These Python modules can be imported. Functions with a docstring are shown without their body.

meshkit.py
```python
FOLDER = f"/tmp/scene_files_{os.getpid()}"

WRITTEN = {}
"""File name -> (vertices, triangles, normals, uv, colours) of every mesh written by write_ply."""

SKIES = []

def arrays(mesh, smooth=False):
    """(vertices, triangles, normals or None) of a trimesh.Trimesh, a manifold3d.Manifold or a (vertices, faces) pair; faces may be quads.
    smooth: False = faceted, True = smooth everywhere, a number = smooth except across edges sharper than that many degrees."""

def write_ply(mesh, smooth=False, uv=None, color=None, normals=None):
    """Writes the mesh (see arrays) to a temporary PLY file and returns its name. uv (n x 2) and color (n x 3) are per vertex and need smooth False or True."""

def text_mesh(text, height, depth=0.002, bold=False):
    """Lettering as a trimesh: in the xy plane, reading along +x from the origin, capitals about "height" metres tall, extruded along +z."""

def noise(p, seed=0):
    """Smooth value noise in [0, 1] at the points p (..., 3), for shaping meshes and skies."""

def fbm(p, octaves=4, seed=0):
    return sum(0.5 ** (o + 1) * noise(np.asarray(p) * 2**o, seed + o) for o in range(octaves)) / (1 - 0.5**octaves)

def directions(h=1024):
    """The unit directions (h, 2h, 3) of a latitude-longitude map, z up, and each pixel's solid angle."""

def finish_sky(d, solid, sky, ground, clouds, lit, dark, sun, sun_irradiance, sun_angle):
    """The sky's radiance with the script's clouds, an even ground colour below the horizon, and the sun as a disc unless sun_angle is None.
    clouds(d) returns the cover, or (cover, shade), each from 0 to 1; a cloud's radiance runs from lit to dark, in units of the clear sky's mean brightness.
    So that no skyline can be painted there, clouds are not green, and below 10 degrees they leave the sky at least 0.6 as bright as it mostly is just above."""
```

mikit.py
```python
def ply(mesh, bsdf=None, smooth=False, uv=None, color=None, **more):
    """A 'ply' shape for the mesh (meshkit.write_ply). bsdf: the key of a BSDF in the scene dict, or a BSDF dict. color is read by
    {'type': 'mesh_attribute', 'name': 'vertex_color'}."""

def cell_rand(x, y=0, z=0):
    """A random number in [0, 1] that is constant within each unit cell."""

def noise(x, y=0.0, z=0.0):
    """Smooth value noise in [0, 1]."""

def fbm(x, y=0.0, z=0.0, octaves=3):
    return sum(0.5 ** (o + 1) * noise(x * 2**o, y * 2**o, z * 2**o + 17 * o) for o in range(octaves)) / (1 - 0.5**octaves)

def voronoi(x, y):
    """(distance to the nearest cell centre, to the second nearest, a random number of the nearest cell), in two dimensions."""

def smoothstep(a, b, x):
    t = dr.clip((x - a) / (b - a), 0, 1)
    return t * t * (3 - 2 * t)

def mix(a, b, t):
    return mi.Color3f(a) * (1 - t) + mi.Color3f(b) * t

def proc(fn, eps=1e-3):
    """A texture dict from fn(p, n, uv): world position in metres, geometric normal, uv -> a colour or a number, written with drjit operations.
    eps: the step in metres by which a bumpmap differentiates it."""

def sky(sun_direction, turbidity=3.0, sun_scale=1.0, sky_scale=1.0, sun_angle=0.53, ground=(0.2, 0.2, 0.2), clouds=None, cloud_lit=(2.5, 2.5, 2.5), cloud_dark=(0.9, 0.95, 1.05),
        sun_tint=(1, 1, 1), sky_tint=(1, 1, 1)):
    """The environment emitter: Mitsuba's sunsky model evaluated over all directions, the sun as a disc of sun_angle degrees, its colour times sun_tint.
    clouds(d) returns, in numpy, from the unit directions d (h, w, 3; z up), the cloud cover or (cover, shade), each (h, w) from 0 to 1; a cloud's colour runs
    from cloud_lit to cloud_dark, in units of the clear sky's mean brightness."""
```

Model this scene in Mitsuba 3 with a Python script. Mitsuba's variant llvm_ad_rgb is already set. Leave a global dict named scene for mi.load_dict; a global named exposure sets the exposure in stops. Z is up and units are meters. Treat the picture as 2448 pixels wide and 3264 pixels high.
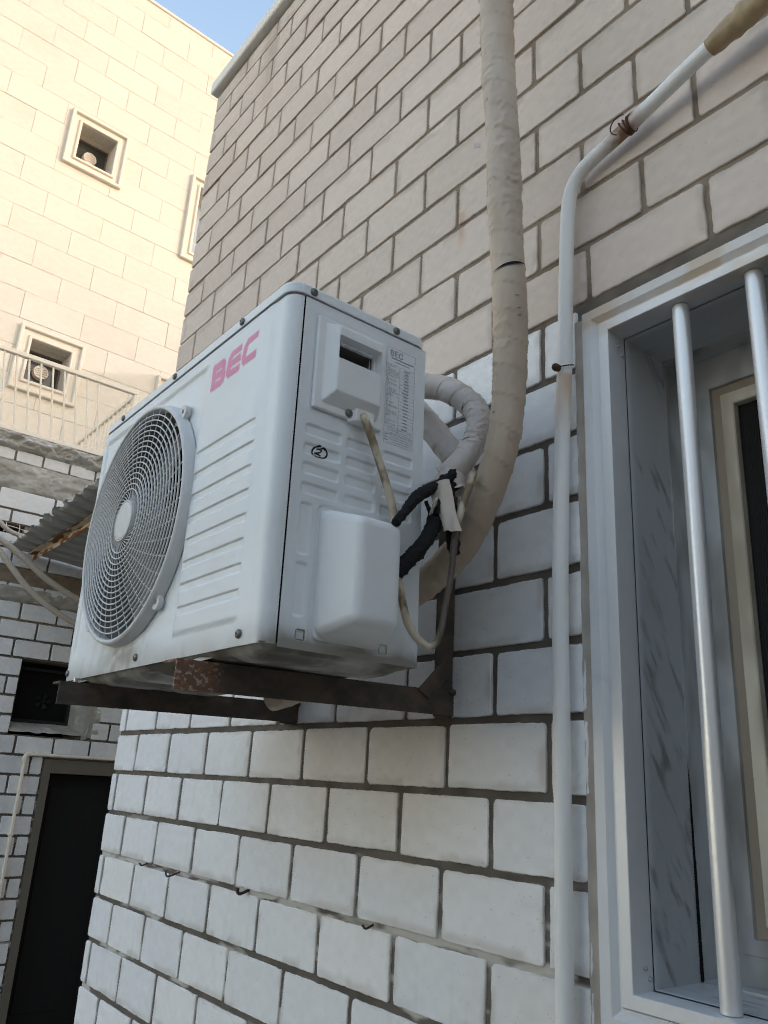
import math, numpy as np, trimesh, mitsuba as mi, drjit as dr, mikit, meshkit
from mikit import proc, noise, fbm, smoothstep, mix, cell_rand
from shapely.geometry import Polygon, LineString, box as shp_box
from shapely.ops import unary_union
from scipy.spatial.transform import Rotation as Ro
T = mi.ScalarTransform4f
scene, labels = {}, {}
PI = math.pi
def sbox(x0, x1, y0, y1): return shp_box(x0, y0, x1, y1)

# ---------------------------------------------------------------- camera, sky, exposure
YAW, PITCH, ROLL, FPX = -0.91395, 0.32779, 0.05835, 2571.55
cam = np.array([0, -1.08, 0.0])
_f = np.array([math.sin(YAW)*math.cos(PITCH), math.cos(YAW)*math.cos(PITCH), math.sin(PITCH)])
_r = np.array([math.cos(YAW), -math.sin(YAW), 0.0]); _u = np.cross(_r, _f)
_up = -math.sin(ROLL)*_r + math.cos(ROLL)*_u
scene['camera'] = {'type': 'perspective', 'fov_axis': 'y', 'fov': 2*math.degrees(math.atan(1632/FPX)), 'near_clip': 0.02, 'far_clip': 2000.0,
                   'to_world': T().look_at(origin=cam.tolist(), target=(cam+_f).tolist(), up=_up.tolist())}
scene['sky_light'] = mikit.sky([1.2, 1.0, 0.352], turbidity=3.2, sun_scale=0.067, sky_scale=1.0, sun_tint=(0.82, 1.02, 2.30), sky_tint=(1.20, 0.95, 0.84), ground=(0.32, 0.29, 0.25))
exposure = 4.48
GZ = -1.6      # ground level, the camera is at z = 0

# ---------------------------------------------------------------- keys
used = {}
def name_key(base):
    n = used.get(base, 0); used[base] = n + 1
    return base if n == 0 else f'{base}_{n:03d}'
def add(base, mesh, bsdf, smooth=False, **kw):
    k = name_key(base)
    scene[k] = mikit.ply(mesh, bsdf, smooth, **kw)
    return k
def thing(key, label, cat, group=None):
    labels[key] = {'label': label, 'category': cat}
    if group: labels[key]['group'] = group
    return key
def stuff(k): labels.setdefault(k, {})['kind'] = 'stuff'

# ---------------------------------------------------------------- materials
def bsdf(key, color, rough=0.6, spec=0.4, metal=0.0, bump=None, bscale=1.0, eps=1e-3, **kw):
    d = {'type': 'principled', 'base_color': color if isinstance(color, dict) else {'type': 'rgb', 'value': list(color)},
         'roughness': rough if isinstance(rough, dict) else float(rough), 'specular': float(spec), 'metallic': float(metal), **kw}
    if bump is not None:
        d = {'type': 'bumpmap', 'arbitrary': proc(bump, eps), 'scale': float(bscale), 'bsdf': d}
    scene[key] = {'type': 'twosided', 'bsdf': d}
    return key
def C(r, g, b): return mi.Color3f(r, g, b)

HB, BB = 0.1250, 0.24517          # course height and brick pitch of the main wall
def f_brick_white(p, n, uv):
    row = dr.floor((0.878 - p.z)/HB); ph = dr.select(row - 2*dr.floor(row/2) > 0.5, 0.75, 0.25)
    col = dr.floor(p.x/BB - ph)
    t = cell_rand(row, col, 3)
    c = mix((0.70, 0.715, 0.725), (0.77, 0.775, 0.77), t)
    w = smoothstep(0.45, 0.95, fbm(p.x*2.1, p.y, p.z*3.2))                     # faint warm weathering
    c = c*(1-0.42*w) + C(0.62, 0.56, 0.48)*(0.42*w)
    drip = smoothstep(0.02, -0.02, p.z-0.13)*smoothstep(-0.30, 0.06, p.z)*smoothstep(-2.05, -1.7, p.x)*smoothstep(-0.95, -1.3, p.x)*(0.45+0.55*noise(p.x*9, 0, p.z*1.4))
    c = c*(1-0.55*drip) + C(0.56, 0.47, 0.37)*(0.55*drip)                     # brown run-off stain under the bracket
    fx = (p.x/BB-ph-col)*BB; fz = ((0.878-p.z)/HB-row)*HB
    e = dr.minimum(dr.minimum(fx, BB-fx), dr.minimum(fz, HB-fz))
    g = smoothstep(0.024, 0.007, e + 0.010*(noise(p.x*45, 1.5, p.z*45)-0.3))*smoothstep(0.30, 0.62, noise(p.x*16+7, 0, p.z*22))
    c = c*(1-0.42*g) + C(0.40, 0.355, 0.30)*(0.42*g)                          # grime and mortar stain creeping in from the joints
    sk = smoothstep(0.62, 0.80, noise(p.x*55, 0, p.z*3.5+t*7))*smoothstep(0.4, 0.7, noise(p.x*5, 2, p.z*5))
    c = c*(1-0.05*sk)
    sp = smoothstep(0.80, 0.9, noise(p.x*230, p.y*230, p.z*230))
    return c*(1-0.16*sp)*(0.95+0.10*noise(p.x*60, p.y*60, p.z*60))
def f_brick_beige(p, n, uv):
    row = dr.floor((0.878 - p.z)/0.1231); ph = dr.select(row - 2*dr.floor(row/2) > 0.5, 0.70, 0.21)
    col = dr.floor(p.x/BB - ph)
    t = cell_rand(row, col, 3)
    c = mix((0.55, 0.468, 0.405), (0.62, 0.535, 0.467), t)
    w = smoothstep(0.5, 0.9, fbm(p.x*1.6, p.y, p.z*2.4))
    c = c*(1-0.2*w) + C(0.58, 0.50, 0.42)*(0.2*w)
    st = smoothstep(2.35, 2.8, p.z)*smoothstep(0.45, 0.75, noise(p.x*14, 0, p.z*1.2))*smoothstep(-1.9, -2.3, p.x)
    c = c*(1-0.45*st) + C(0.30, 0.245, 0.185)*(0.45*st)                      # dirt washed down from the coping
    rx = (p.x+1.158)/0.012
    rust = dr.exp(-rx*rx)*smoothstep(1.17, 1.235, p.z)*smoothstep(1.30, 1.285, p.z)*(0.5+0.5*noise(p.x*160, 0, p.z*20))
    c = c*(1-0.6*rust) + C(0.45, 0.24, 0.10)*(0.6*rust)
    fx = (p.x/BB-ph-col)*BB; fz = ((0.878-p.z)/0.1231-row)*0.1231
    e = dr.minimum(dr.minimum(fx, BB-fx), dr.minimum(fz, 0.1231-fz))
    g = smoothstep(0.022, 0.007, e + 0.010*(noise(p.x*45, 1.5, p.z*45)-0.3))*smoothstep(0.30, 0.62, noise(p.x*16+7, 0, p.z*22))
    c = c*(1-0.4*g) + C(0.36, 0.315, 0.265)*(0.4*g)
    sp = smoothstep(0.82, 0.92, noise(p.x*210, p.y*210, p.z*210))
    return c*(1-0.15*sp)*(0.94+0.12*noise(p.x*70, p.y*70, p.z*70))
def f_mortar(p, n, uv):
    a = fbm(p.x*26, p.y*26, p.z*26)
    c = mix((0.085, 0.075, 0.063), (0.175, 0.155, 0.132), a)
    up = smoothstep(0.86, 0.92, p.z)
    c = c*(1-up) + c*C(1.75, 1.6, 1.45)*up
    sm = smoothstep(0.56, 0.70, fbm(p.x*9+5, 0, p.z*30))*smoothstep(-0.05, -0.25, p.z)
    bz = (p.z+0.254)/0.022
    sm = dr.maximum(sm*0.75, dr.exp(-bz*bz)*smoothstep(0.36, 0.55, fbm(p.x*12, p.y*30, p.z*40))*0.8)
    return c*(1-sm) + C(0.58, 0.56, 0.51)*sm                                  # smeared white paint and lime on the lower joints
def b_mortar(p, n, uv): return fbm(p.x*70, p.y*70, p.z*70)
def b_brick(p, n, uv): return fbm(p.x*90, p.y*90, p.z*90)
bsdf('m_brick_white', proc(f_brick_white), 0.62, 0.35, bump=b_brick, bscale=0.0006)
bsdf('m_brick_beige', proc(f_brick_beige), 0.75, 0.25, bump=b_brick, bscale=0.0007)
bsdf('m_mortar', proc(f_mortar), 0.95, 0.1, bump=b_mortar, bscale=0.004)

SC = 0.82
AO = np.array([-1.7842, -0.5291, 0.1738])
AM = (Ro.from_euler('z', .0023)*Ro.from_euler('y', -.0079)*Ro.from_euler('x', .0104)).as_matrix()
AW, AT, AH = 0.9816, 0.3491, 0.692
def f_ac(p, n, uv):
    w = (p.z - 0.172)/SC; u = (p.x + 1.7842)/SC
    d = fbm(p.x*11, p.y*11, p.z*11)
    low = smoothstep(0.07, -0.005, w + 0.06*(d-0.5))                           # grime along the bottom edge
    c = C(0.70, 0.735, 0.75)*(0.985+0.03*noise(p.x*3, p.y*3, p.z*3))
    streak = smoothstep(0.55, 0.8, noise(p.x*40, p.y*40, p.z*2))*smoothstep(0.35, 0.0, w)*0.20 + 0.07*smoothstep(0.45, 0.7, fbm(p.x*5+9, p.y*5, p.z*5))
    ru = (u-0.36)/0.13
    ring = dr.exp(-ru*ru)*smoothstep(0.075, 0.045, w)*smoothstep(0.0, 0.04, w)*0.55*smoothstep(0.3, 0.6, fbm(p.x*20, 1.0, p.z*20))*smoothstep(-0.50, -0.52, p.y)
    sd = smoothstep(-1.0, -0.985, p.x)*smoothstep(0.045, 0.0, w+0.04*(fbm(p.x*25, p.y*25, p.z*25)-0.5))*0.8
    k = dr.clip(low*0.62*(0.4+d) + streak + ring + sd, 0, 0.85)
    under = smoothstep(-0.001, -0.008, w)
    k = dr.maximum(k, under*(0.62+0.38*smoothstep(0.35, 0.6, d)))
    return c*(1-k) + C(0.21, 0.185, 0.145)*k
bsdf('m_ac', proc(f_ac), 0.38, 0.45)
def f_plastic(p, n, uv):
    d = fbm(p.x*14, p.y*14, p.z*14)
    w = (p.z - 0.172)/SC
    k = smoothstep(0.075, 0.01, w+0.03*(d-0.5))*0.4*(0.5+d) + smoothstep(0.6, 0.8, d)*0.08
    return C(0.74, 0.755, 0.755)*(1-k) + C(0.36, 0.31, 0.24)*k
bsdf('m_plastic', proc(f_plastic), 0.42, 0.4)
bsdf('m_grille', (0.60, 0.605, 0.60), 0.45, 0.4)
bsdf('m_dark', (0.026, 0.027, 0.028), 0.75, 0.15)
def f_coil(p, n, uv):
    return C(0.10, 0.10, 0.098)*(0.6+0.4*smoothstep(0.3, 0.7, noise(p.x*400, 0, 0)))
bsdf('m_coil', (0.15, 0.15, 0.145), 0.6, 0.3)
bsdf('m_fan', (0.17, 0.17, 0.165), 0.5, 0.4)
bsdf('m_screw', (0.16, 0.165, 0.165), 0.42, 0.5, metal=0.6)
bsdf('m_pink', proc(lambda p, n, uv: mix((0.62, 0.22, 0.36), (0.74, 0.30, 0.43), fbm(p.x*40, p.y*40, p.z*40))), 0.5, 0.4)
bsdf('m_pink_pale', (0.70, 0.52, 0.60), 0.5, 0.4)
bsdf('m_ink', (0.012, 0.014, 0.016), 0.5, 0.4)
bsdf('m_print', (0.20, 0.21, 0.215), 0.6, 0.3)
bsdf('m_label', (0.62, 0.645, 0.65), 0.45, 0.4)
def f_rust(p, n, uv):
    a = fbm(p.x*30, p.y*30, p.z*30); b = fbm(p.x*120+3, p.y*120, p.z*120)
    c = mix((0.035, 0.033, 0.030), (0.105, 0.092, 0.076), a)
    r = smoothstep(0.42, 0.66, 0.6*a+0.4*b)*0.22
    tip = smoothstep(-0.485, -0.515, p.y + 0.02*(a-0.5))*smoothstep(-1.4, -1.2, p.x)
    r = dr.maximum(r, tip*(0.55+0.45*smoothstep(0.4, 0.6, b)))
    c = c*(1-r) + C(0.20, 0.095, 0.055)*r
    fl = tip*smoothstep(0.55, 0.66, fbm(p.x*200, p.y*200, p.z*200+9))*0.45
    return c*(1-fl) + C(0.50, 0.44, 0.38)*fl
def b_rust(p, n, uv): return fbm(p.x*160, p.y*160, p.z*160)
bsdf('m_rust', proc(f_rust), 0.8, 0.25, bump=b_rust, bscale=0.0015)
def f_wrap(p, n, uv):
    a = fbm(p.x*7, p.y*7, p.z*5); b = noise(p.x*30, p.y*30, p.z*12)
    c = mix((0.365, 0.285, 0.21), (0.49, 0.40, 0.31), a)
    gr = smoothstep(0.75, 1.15, p.z)
    c = c*(1-0.55*gr) + C(0.47, 0.42, 0.365)*(0.55*gr)
    st = smoothstep(0.6, 0.78, fbm(p.x*12+7, p.y*12, p.z*4))*0.35
    c = c*(1-st) + C(0.33, 0.23, 0.14)*st
    return c*(0.93+0.14*b)
bsdf('m_wrap', proc(f_wrap), 0.55, 0.35)
def f_wrap_pale(p, n, uv):
    a = fbm(p.x*9, p.y*9, p.z*9)
    return mix((0.47, 0.41, 0.37), (0.60, 0.545, 0.50), a)*(0.95+0.1*noise(p.x*40, p.y*40, p.z*40))
bsdf('m_wrap_pale', proc(f_wrap_pale), 0.5, 0.4)
bsdf('m_foam', (0.012, 0.0125, 0.013), 0.75, 0.2, bump=lambda p, n, uv: fbm(p.x*110, p.y*110, p.z*110), bscale=0.004)
def f_cable(p, n, uv):
    a = fbm(p.x*60, p.y*60, p.z*30)
    c = mix((0.20, 0.145, 0.085), (0.55, 0.48, 0.36), smoothstep(0.35, 0.62, a))
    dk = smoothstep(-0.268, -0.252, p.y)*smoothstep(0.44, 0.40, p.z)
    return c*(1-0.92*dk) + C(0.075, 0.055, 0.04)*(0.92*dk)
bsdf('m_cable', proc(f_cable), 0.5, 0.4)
def f_pvc(p, n, uv):
    a = fbm(p.x*14, p.y*14, p.z*3)
    c = mix((0.70, 0.70, 0.675), (0.76, 0.76, 0.745), a)
    rn = smoothstep(0.735, 0.725, p.z)*smoothstep(0.57, 0.73, p.z)*smoothstep(-0.70, -0.75, p.x)*(0.3+0.7*noise(p.x*110, 0, p.z*14))
    c = c*(1-0.85*rn) + C(0.50, 0.30, 0.15)*(0.85*rn)
    dx = (p.x+0.688)/0.036
    rc = dr.exp(-dx*dx)*(0.35+0.65*noise(p.x*90, p.y*90, p.z*90))
    rc = dr.clip(rc*1.5, 0, 0.92)
    c = c*(1-rc) + C(0.22, 0.09, 0.035)*rc
    return c
bsdf('m_pvc', proc(f_pvc), 0.4, 0.4)
def f_tape(p, n, uv):
    a = fbm(p.x*25, p.y*25, p.z*25)
    return mix((0.23, 0.16, 0.085), (0.46, 0.35, 0.21), a)
bsdf('m_tape', proc(f_tape), 0.45, 0.4)
bsdf('m_wire', (0.07, 0.035, 0.02), 0.7, 0.3)
def f_marble(p, n, uv):
    d1 = p.y*1.3 - p.z*0.85 + p.x*0.6; d2 = p.z*0.52 + p.y*0.80
    st = smoothstep(0.54, 0.84, fbm(d2*70, d1*13, p.x*9, 4))*smoothstep(0.30, 0.55, noise(p.z*6, p.y*10, p.x*7+3))
    cl = fbm(p.x*6, p.y*6, p.z*6)
    c = mix((0.54, 0.56, 0.58), (0.66, 0.675, 0.685), cl)
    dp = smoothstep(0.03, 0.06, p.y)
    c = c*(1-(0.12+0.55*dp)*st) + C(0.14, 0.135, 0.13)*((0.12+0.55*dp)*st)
    c = c*(1-dp) + c*C(0.72, 0.73, 0.73)*dp                                     # darker tone inside the reveal
    top = smoothstep(0.78, 0.82, p.z)*smoothstep(0.02, -0.002, p.y)*(0.35+0.65*smoothstep(0.35, 0.6, fbm(p.x*14, 0, p.z*20)))
    return c*(1-0.8*top) + C(0.50, 0.385, 0.27)*(0.8*top)                    # brown water stain on the head
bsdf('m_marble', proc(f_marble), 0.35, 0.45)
def f_alum(p, n, uv):
    a = noise(p.x*20, p.y*20, p.z*5)
    top = smoothstep(0.785, 0.80, p.z)*(0.3+0.7*smoothstep(0.35, 0.6, fbm(p.x*14+4, 0, p.z*20)))*smoothstep(0.03, 0.0, p.y)
    c = mix((0.62, 0.635, 0.65), (0.68, 0.69, 0.70), a)
    return c*(1-0.7*top) + C(0.56, 0.46, 0.34)*(0.7*top)
bsdf('m_alum', proc(f_alum), 0.4, 0.5, metal=0.25)
bsdf('m_bar', (0.74, 0.74, 0.735), 0.34, 0.5, metal=0.5)
bsdf('m_frame_inner', proc(lambda p, n, uv: mix((0.29, 0.285, 0.27), (0.47, 0.48, 0.48), smoothstep(0.3, 0.65, fbm(p.x*20, p.y*20, p.z*6)))), 0.45, 0.5, metal=0.35)
bsdf('m_frame_bronze', (0.33, 0.27, 0.20), 0.5, 0.4)
bsdf('m_sash', proc(lambda p, n, uv: mix((0.40, 0.345, 0.26), (0.66, 0.60, 0.48), smoothstep(0.3, 0.62, fbm(p.x*16, p.y*16, p.z*5)))), 0.45, 0.4, metal=0.1)
bsdf('m_mesh', (0.030, 0.029, 0.026), 0.75, 0.2)
bsdf('m_black', (0.012, 0.012, 0.012), 0.85, 0.1)
def f_plaster(p, n, uv):
    a = fbm(p.x*9, p.y*9, p.z*9); b = fbm(p.x*40, p.y*40, p.z*40)
    c = mix((0.22, 0.21, 0.185), (0.50, 0.485, 0.44), 0.65*a+0.35*b)
    hi = smoothstep(0.58, 0.72, fbm(p.x*16+3, p.y*16, p.z*16))*0.5
    return c*(1-hi) + C(0.55, 0.54, 0.50)*hi
bsdf('m_plaster', proc(f_plaster), 0.95, 0.1, bump=b_mortar, bscale=0.006)
def f_lowbrick(p, n, uv):
    row = dr.floor((0.943 - p.z)/0.125); col = dr.floor((p.y-0.10)/0.125)
    t = cell_rand(row, col, 7)
    c = mix((0.60, 0.625, 0.645), (0.70, 0.715, 0.725), t)
    w = smoothstep(0.45, 0.75, fbm(p.x*3, p.y*4, p.z*4))*0.35
    up = smoothstep(1.3, 1.6, p.z)*0.45
    c = c*(1-up) + C(0.66, 0.645, 0.60)*up
    c = c*(1-w) + C(0.50, 0.48, 0.44)*w
    return c*(0.95+0.1*noise(p.x*50, p.y*50, p.z*50))
bsdf('m_lowbrick', proc(f_lowbrick), 0.7, 0.3)
def f_tile(p, n, uv):
    row = dr.floor((9.2447 - p.z)/0.3094); ph = dr.select(row - 2*dr.floor(row/2) > 0.5, 0.535, 0.235)
    col = dr.floor((p.y + 0.2456 - ph)/0.616)
    t = cell_rand(row, col, 5)
    c = mix((0.565, 0.54, 0.475), (0.60, 0.575, 0.505), t)
    v = smoothstep(0.55, 0.8, fbm(p.y*3+t*9, 1.0, p.z*3))*0.18
    c = c*(1-v) + C(0.50, 0.45, 0.38)*v
    return c*(0.97+0.06*noise(p.x*24, p.y*24, p.z*24))
bsdf('m_tile', proc(f_tile), 0.55, 0.35)
bsdf('m_tile_joint', (0.46, 0.43, 0.37), 0.9, 0.1)
bsdf('m_trim', (0.63, 0.595, 0.52), 0.55, 0.35)
bsdf('m_rail', (0.74, 0.69, 0.59), 0.45, 0.4)
bsdf('m_pane', (0.05, 0.055, 0.055), 0.08, 0.6)
bsdf('m_pane_blue', (0.30, 0.36, 0.43), 0.05, 0.9)
bsdf('m_fanwhite', (0.66, 0.63, 0.56), 0.45, 0.4)
bsdf('m_coping', (0.70, 0.68, 0.635), 0.8, 0.2, bump=b_brick, bscale=0.001)
def f_sheet(p, n, uv):
    a = fbm(p.x*6, p.y*6, p.z*6)
    c = mix((0.34, 0.34, 0.32), (0.48, 0.475, 0.445), a)
    ed = smoothstep(0.225, 0.185, p.y + 0.03*fbm(p.x*25, 0, 0))*smoothstep(0.45, 0.6, fbm(p.x*18, p.y*18, 2.0))
    return c*(1-ed) + C(0.75, 0.74, 0.70)*ed
bsdf('m_sheet', proc(f_sheet), 0.55, 0.4)
def f_angle(p, n, uv):
    a = fbm(p.x*9, p.y*30, p.z*30)
    r = smoothstep(0.42, 0.58, a)
    return mix((0.60, 0.50, 0.36), (0.20, 0.085, 0.035), r)
bsdf('m_angle', proc(f_angle), 0.75, 0.25)
bsdf('m_hose', (0.44, 0.40, 0.34), 0.6, 0.3)
def f_ground(p, n, uv):
    return mix((0.17, 0.155, 0.135), (0.25, 0.23, 0.20), fbm(p.x*0.8, p.y*0.8, 0)*0.6+0.4*fbm(p.x*9, p.y*9, 1.0))
bsdf('m_ground', proc(f_ground), 0.95, 0.1)
bsdf('m_render', (0.58, 0.55, 0.50), 0.85, 0.2)
bsdf('m_doorframe', (0.13, 0.12, 0.10), 0.6, 0.3)
bsdf('m_doorleaf', (0.010, 0.011, 0.012), 0.6, 0.2)
bsdf('m_screw_dull', (0.007, 0.007, 0.007), 0.6, 0.3)
bsdf('m_nail', (0.05, 0.035, 0.028), 0.7, 0.3)
bsdf('m_zinc', (0.45, 0.45, 0.44), 0.4, 0.5, metal=0.8)

# ---------------------------------------------------------------- mesh helpers
def cat(ms): return trimesh.util.concatenate(ms)
def bx(x0, x1, y0, y1, z0, z1, bev=0.0):
    if bev <= 0:
        m = trimesh.creation.box((x1-x0, y1-y0, z1-z0)); m.apply_translation(((x0+x1)/2, (y0+y1)/2, (z0+z1)/2)); return m
    pts = []
    for x in (x0, x1):
        for y in (y0, y1):
            for z in (z0, z1):
                for k in range(3):
                    q = [x, y, z]
                    for a in range(3):
                        if a != k:
                            q[a] += bev if q[a] == (x0, y0, z0)[a] else -bev
                    pts.append(q)
    return trimesh.Trimesh(vertices=np.array(pts)).convex_hull
def extrude(poly, h):
    gs = getattr(poly, 'geoms', [poly])
    return cat([trimesh.creation.extrude_polygon(g, h, engine='earcut') for g in gs if g.area > 1e-9])
def mapmesh(m, fn):
    v = np.asarray(m.vertices); return trimesh.Trimesh(fn(v), m.faces, process=False)
def catmull(P, n):
    P = np.asarray(P, float); k = len(P)
    t = np.r_[0, np.cumsum(np.linalg.norm(np.diff(P[:, :3], axis=0), axis=1))]
    from scipy.interpolate import PchipInterpolator, CubicSpline
    tt = np.linspace(0, t[-1], n)
    out = CubicSpline(t, P[:, :3])(tt)
    if P.shape[1] > 3: out = np.c_[out, PchipInterpolator(t, P[:, 3])(tt)]
    return out
def frames(P):
    tg = np.gradient(P, axis=0); tg /= np.linalg.norm(tg, axis=1, keepdims=True)
    a = np.array([0.3, 0.9, 0.2]); N = []
    n = np.cross(tg[0], a); n /= np.linalg.norm(n)
    for t in tg:
        n = n - t*np.dot(n, t); n /= np.linalg.norm(n); N.append(n)
    N = np.array(N); return tg, N, np.cross(tg, N)
def tube(P, r=None, n=12, caps=True, disp=None):
    P = np.asarray(P, float)
    rr = P[:, 3] if P.shape[1] > 3 else np.full(len(P), r); P = P[:, :3]
    tg, N, B = frames(P); m = len(P)
    th = np.linspace(0, 2*PI, n, endpoint=False)
    R = rr[:, None]*np.ones((1, n))
    dirs = N[:, None, :]*np.cos(th)[None, :, None] + B[:, None, :]*np.sin(th)[None, :, None]
    if disp is not None:
        s = np.r_[0, np.cumsum(np.linalg.norm(np.diff(P, axis=0), axis=1))]
        R = R + disp(s[:, None]*np.ones((1, n)), th[None, :]*np.ones((m, 1)), P[:, None, :] + dirs*rr[:, None, None])
    V = (P[:, None, :] + dirs*R[..., None]).reshape(-1, 3)
    i = np.arange(m-1)[:, None]*n; j = np.arange(n)[None, :]; j2 = (j+1) % n
    F = np.stack([i+j, i+n+j, i+n+j2, i+j2], -1).reshape(-1, 4)
    F = np.vstack([F[:, [0, 1, 2]], F[:, [0, 2, 3]]])
    if caps:
        V = np.vstack([V, P[0], P[-1]]); a, b = m*n, m*n+1
        jj = np.arange(n); F = np.vstack([F, np.c_[np.full(n, a), jj, (jj+1) % n], np.c_[np.full(n, b), (m-1)*n+(jj+1) % n, (m-1)*n+jj]])
    return trimesh.Trimesh(V, F, process=False)
def rod(a, b, r, n=10): return tube(np.array([a, b], float) if False else np.linspace(a, b, 3), r, n)
def hull(pts, r=0.0, sub=1):
    pts = np.asarray(pts, float)
    if r > 0:
        s = trimesh.creation.icosphere(subdivisions=sub, radius=r).vertices
        pts = (pts[:, None, :] + s[None]).reshape(-1, 3)
    return trimesh.Trimesh(vertices=pts).convex_hull
def grid_mesh(X, keep=None):
    a, b = X.shape[:2]
    i = np.arange(a-1)[:, None]*b + np.arange(b-1)[None, :]
    Q = np.stack([i, i+b, i+b+1, i+1], -1)
    Q = Q[keep] if keep is not None else Q.reshape(-1, 4)
    m = trimesh.Trimesh(X.reshape(-1, 3), np.vstack([Q[:, [0, 1, 2]], Q[:, [0, 2, 3]]]), process=False)
    m.remove_unreferenced_vertices(); return m
def sm(a, b, x):
    t = np.clip((x-a)/(b-a), 0, 1); return t*t*(3-2*t)
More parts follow.
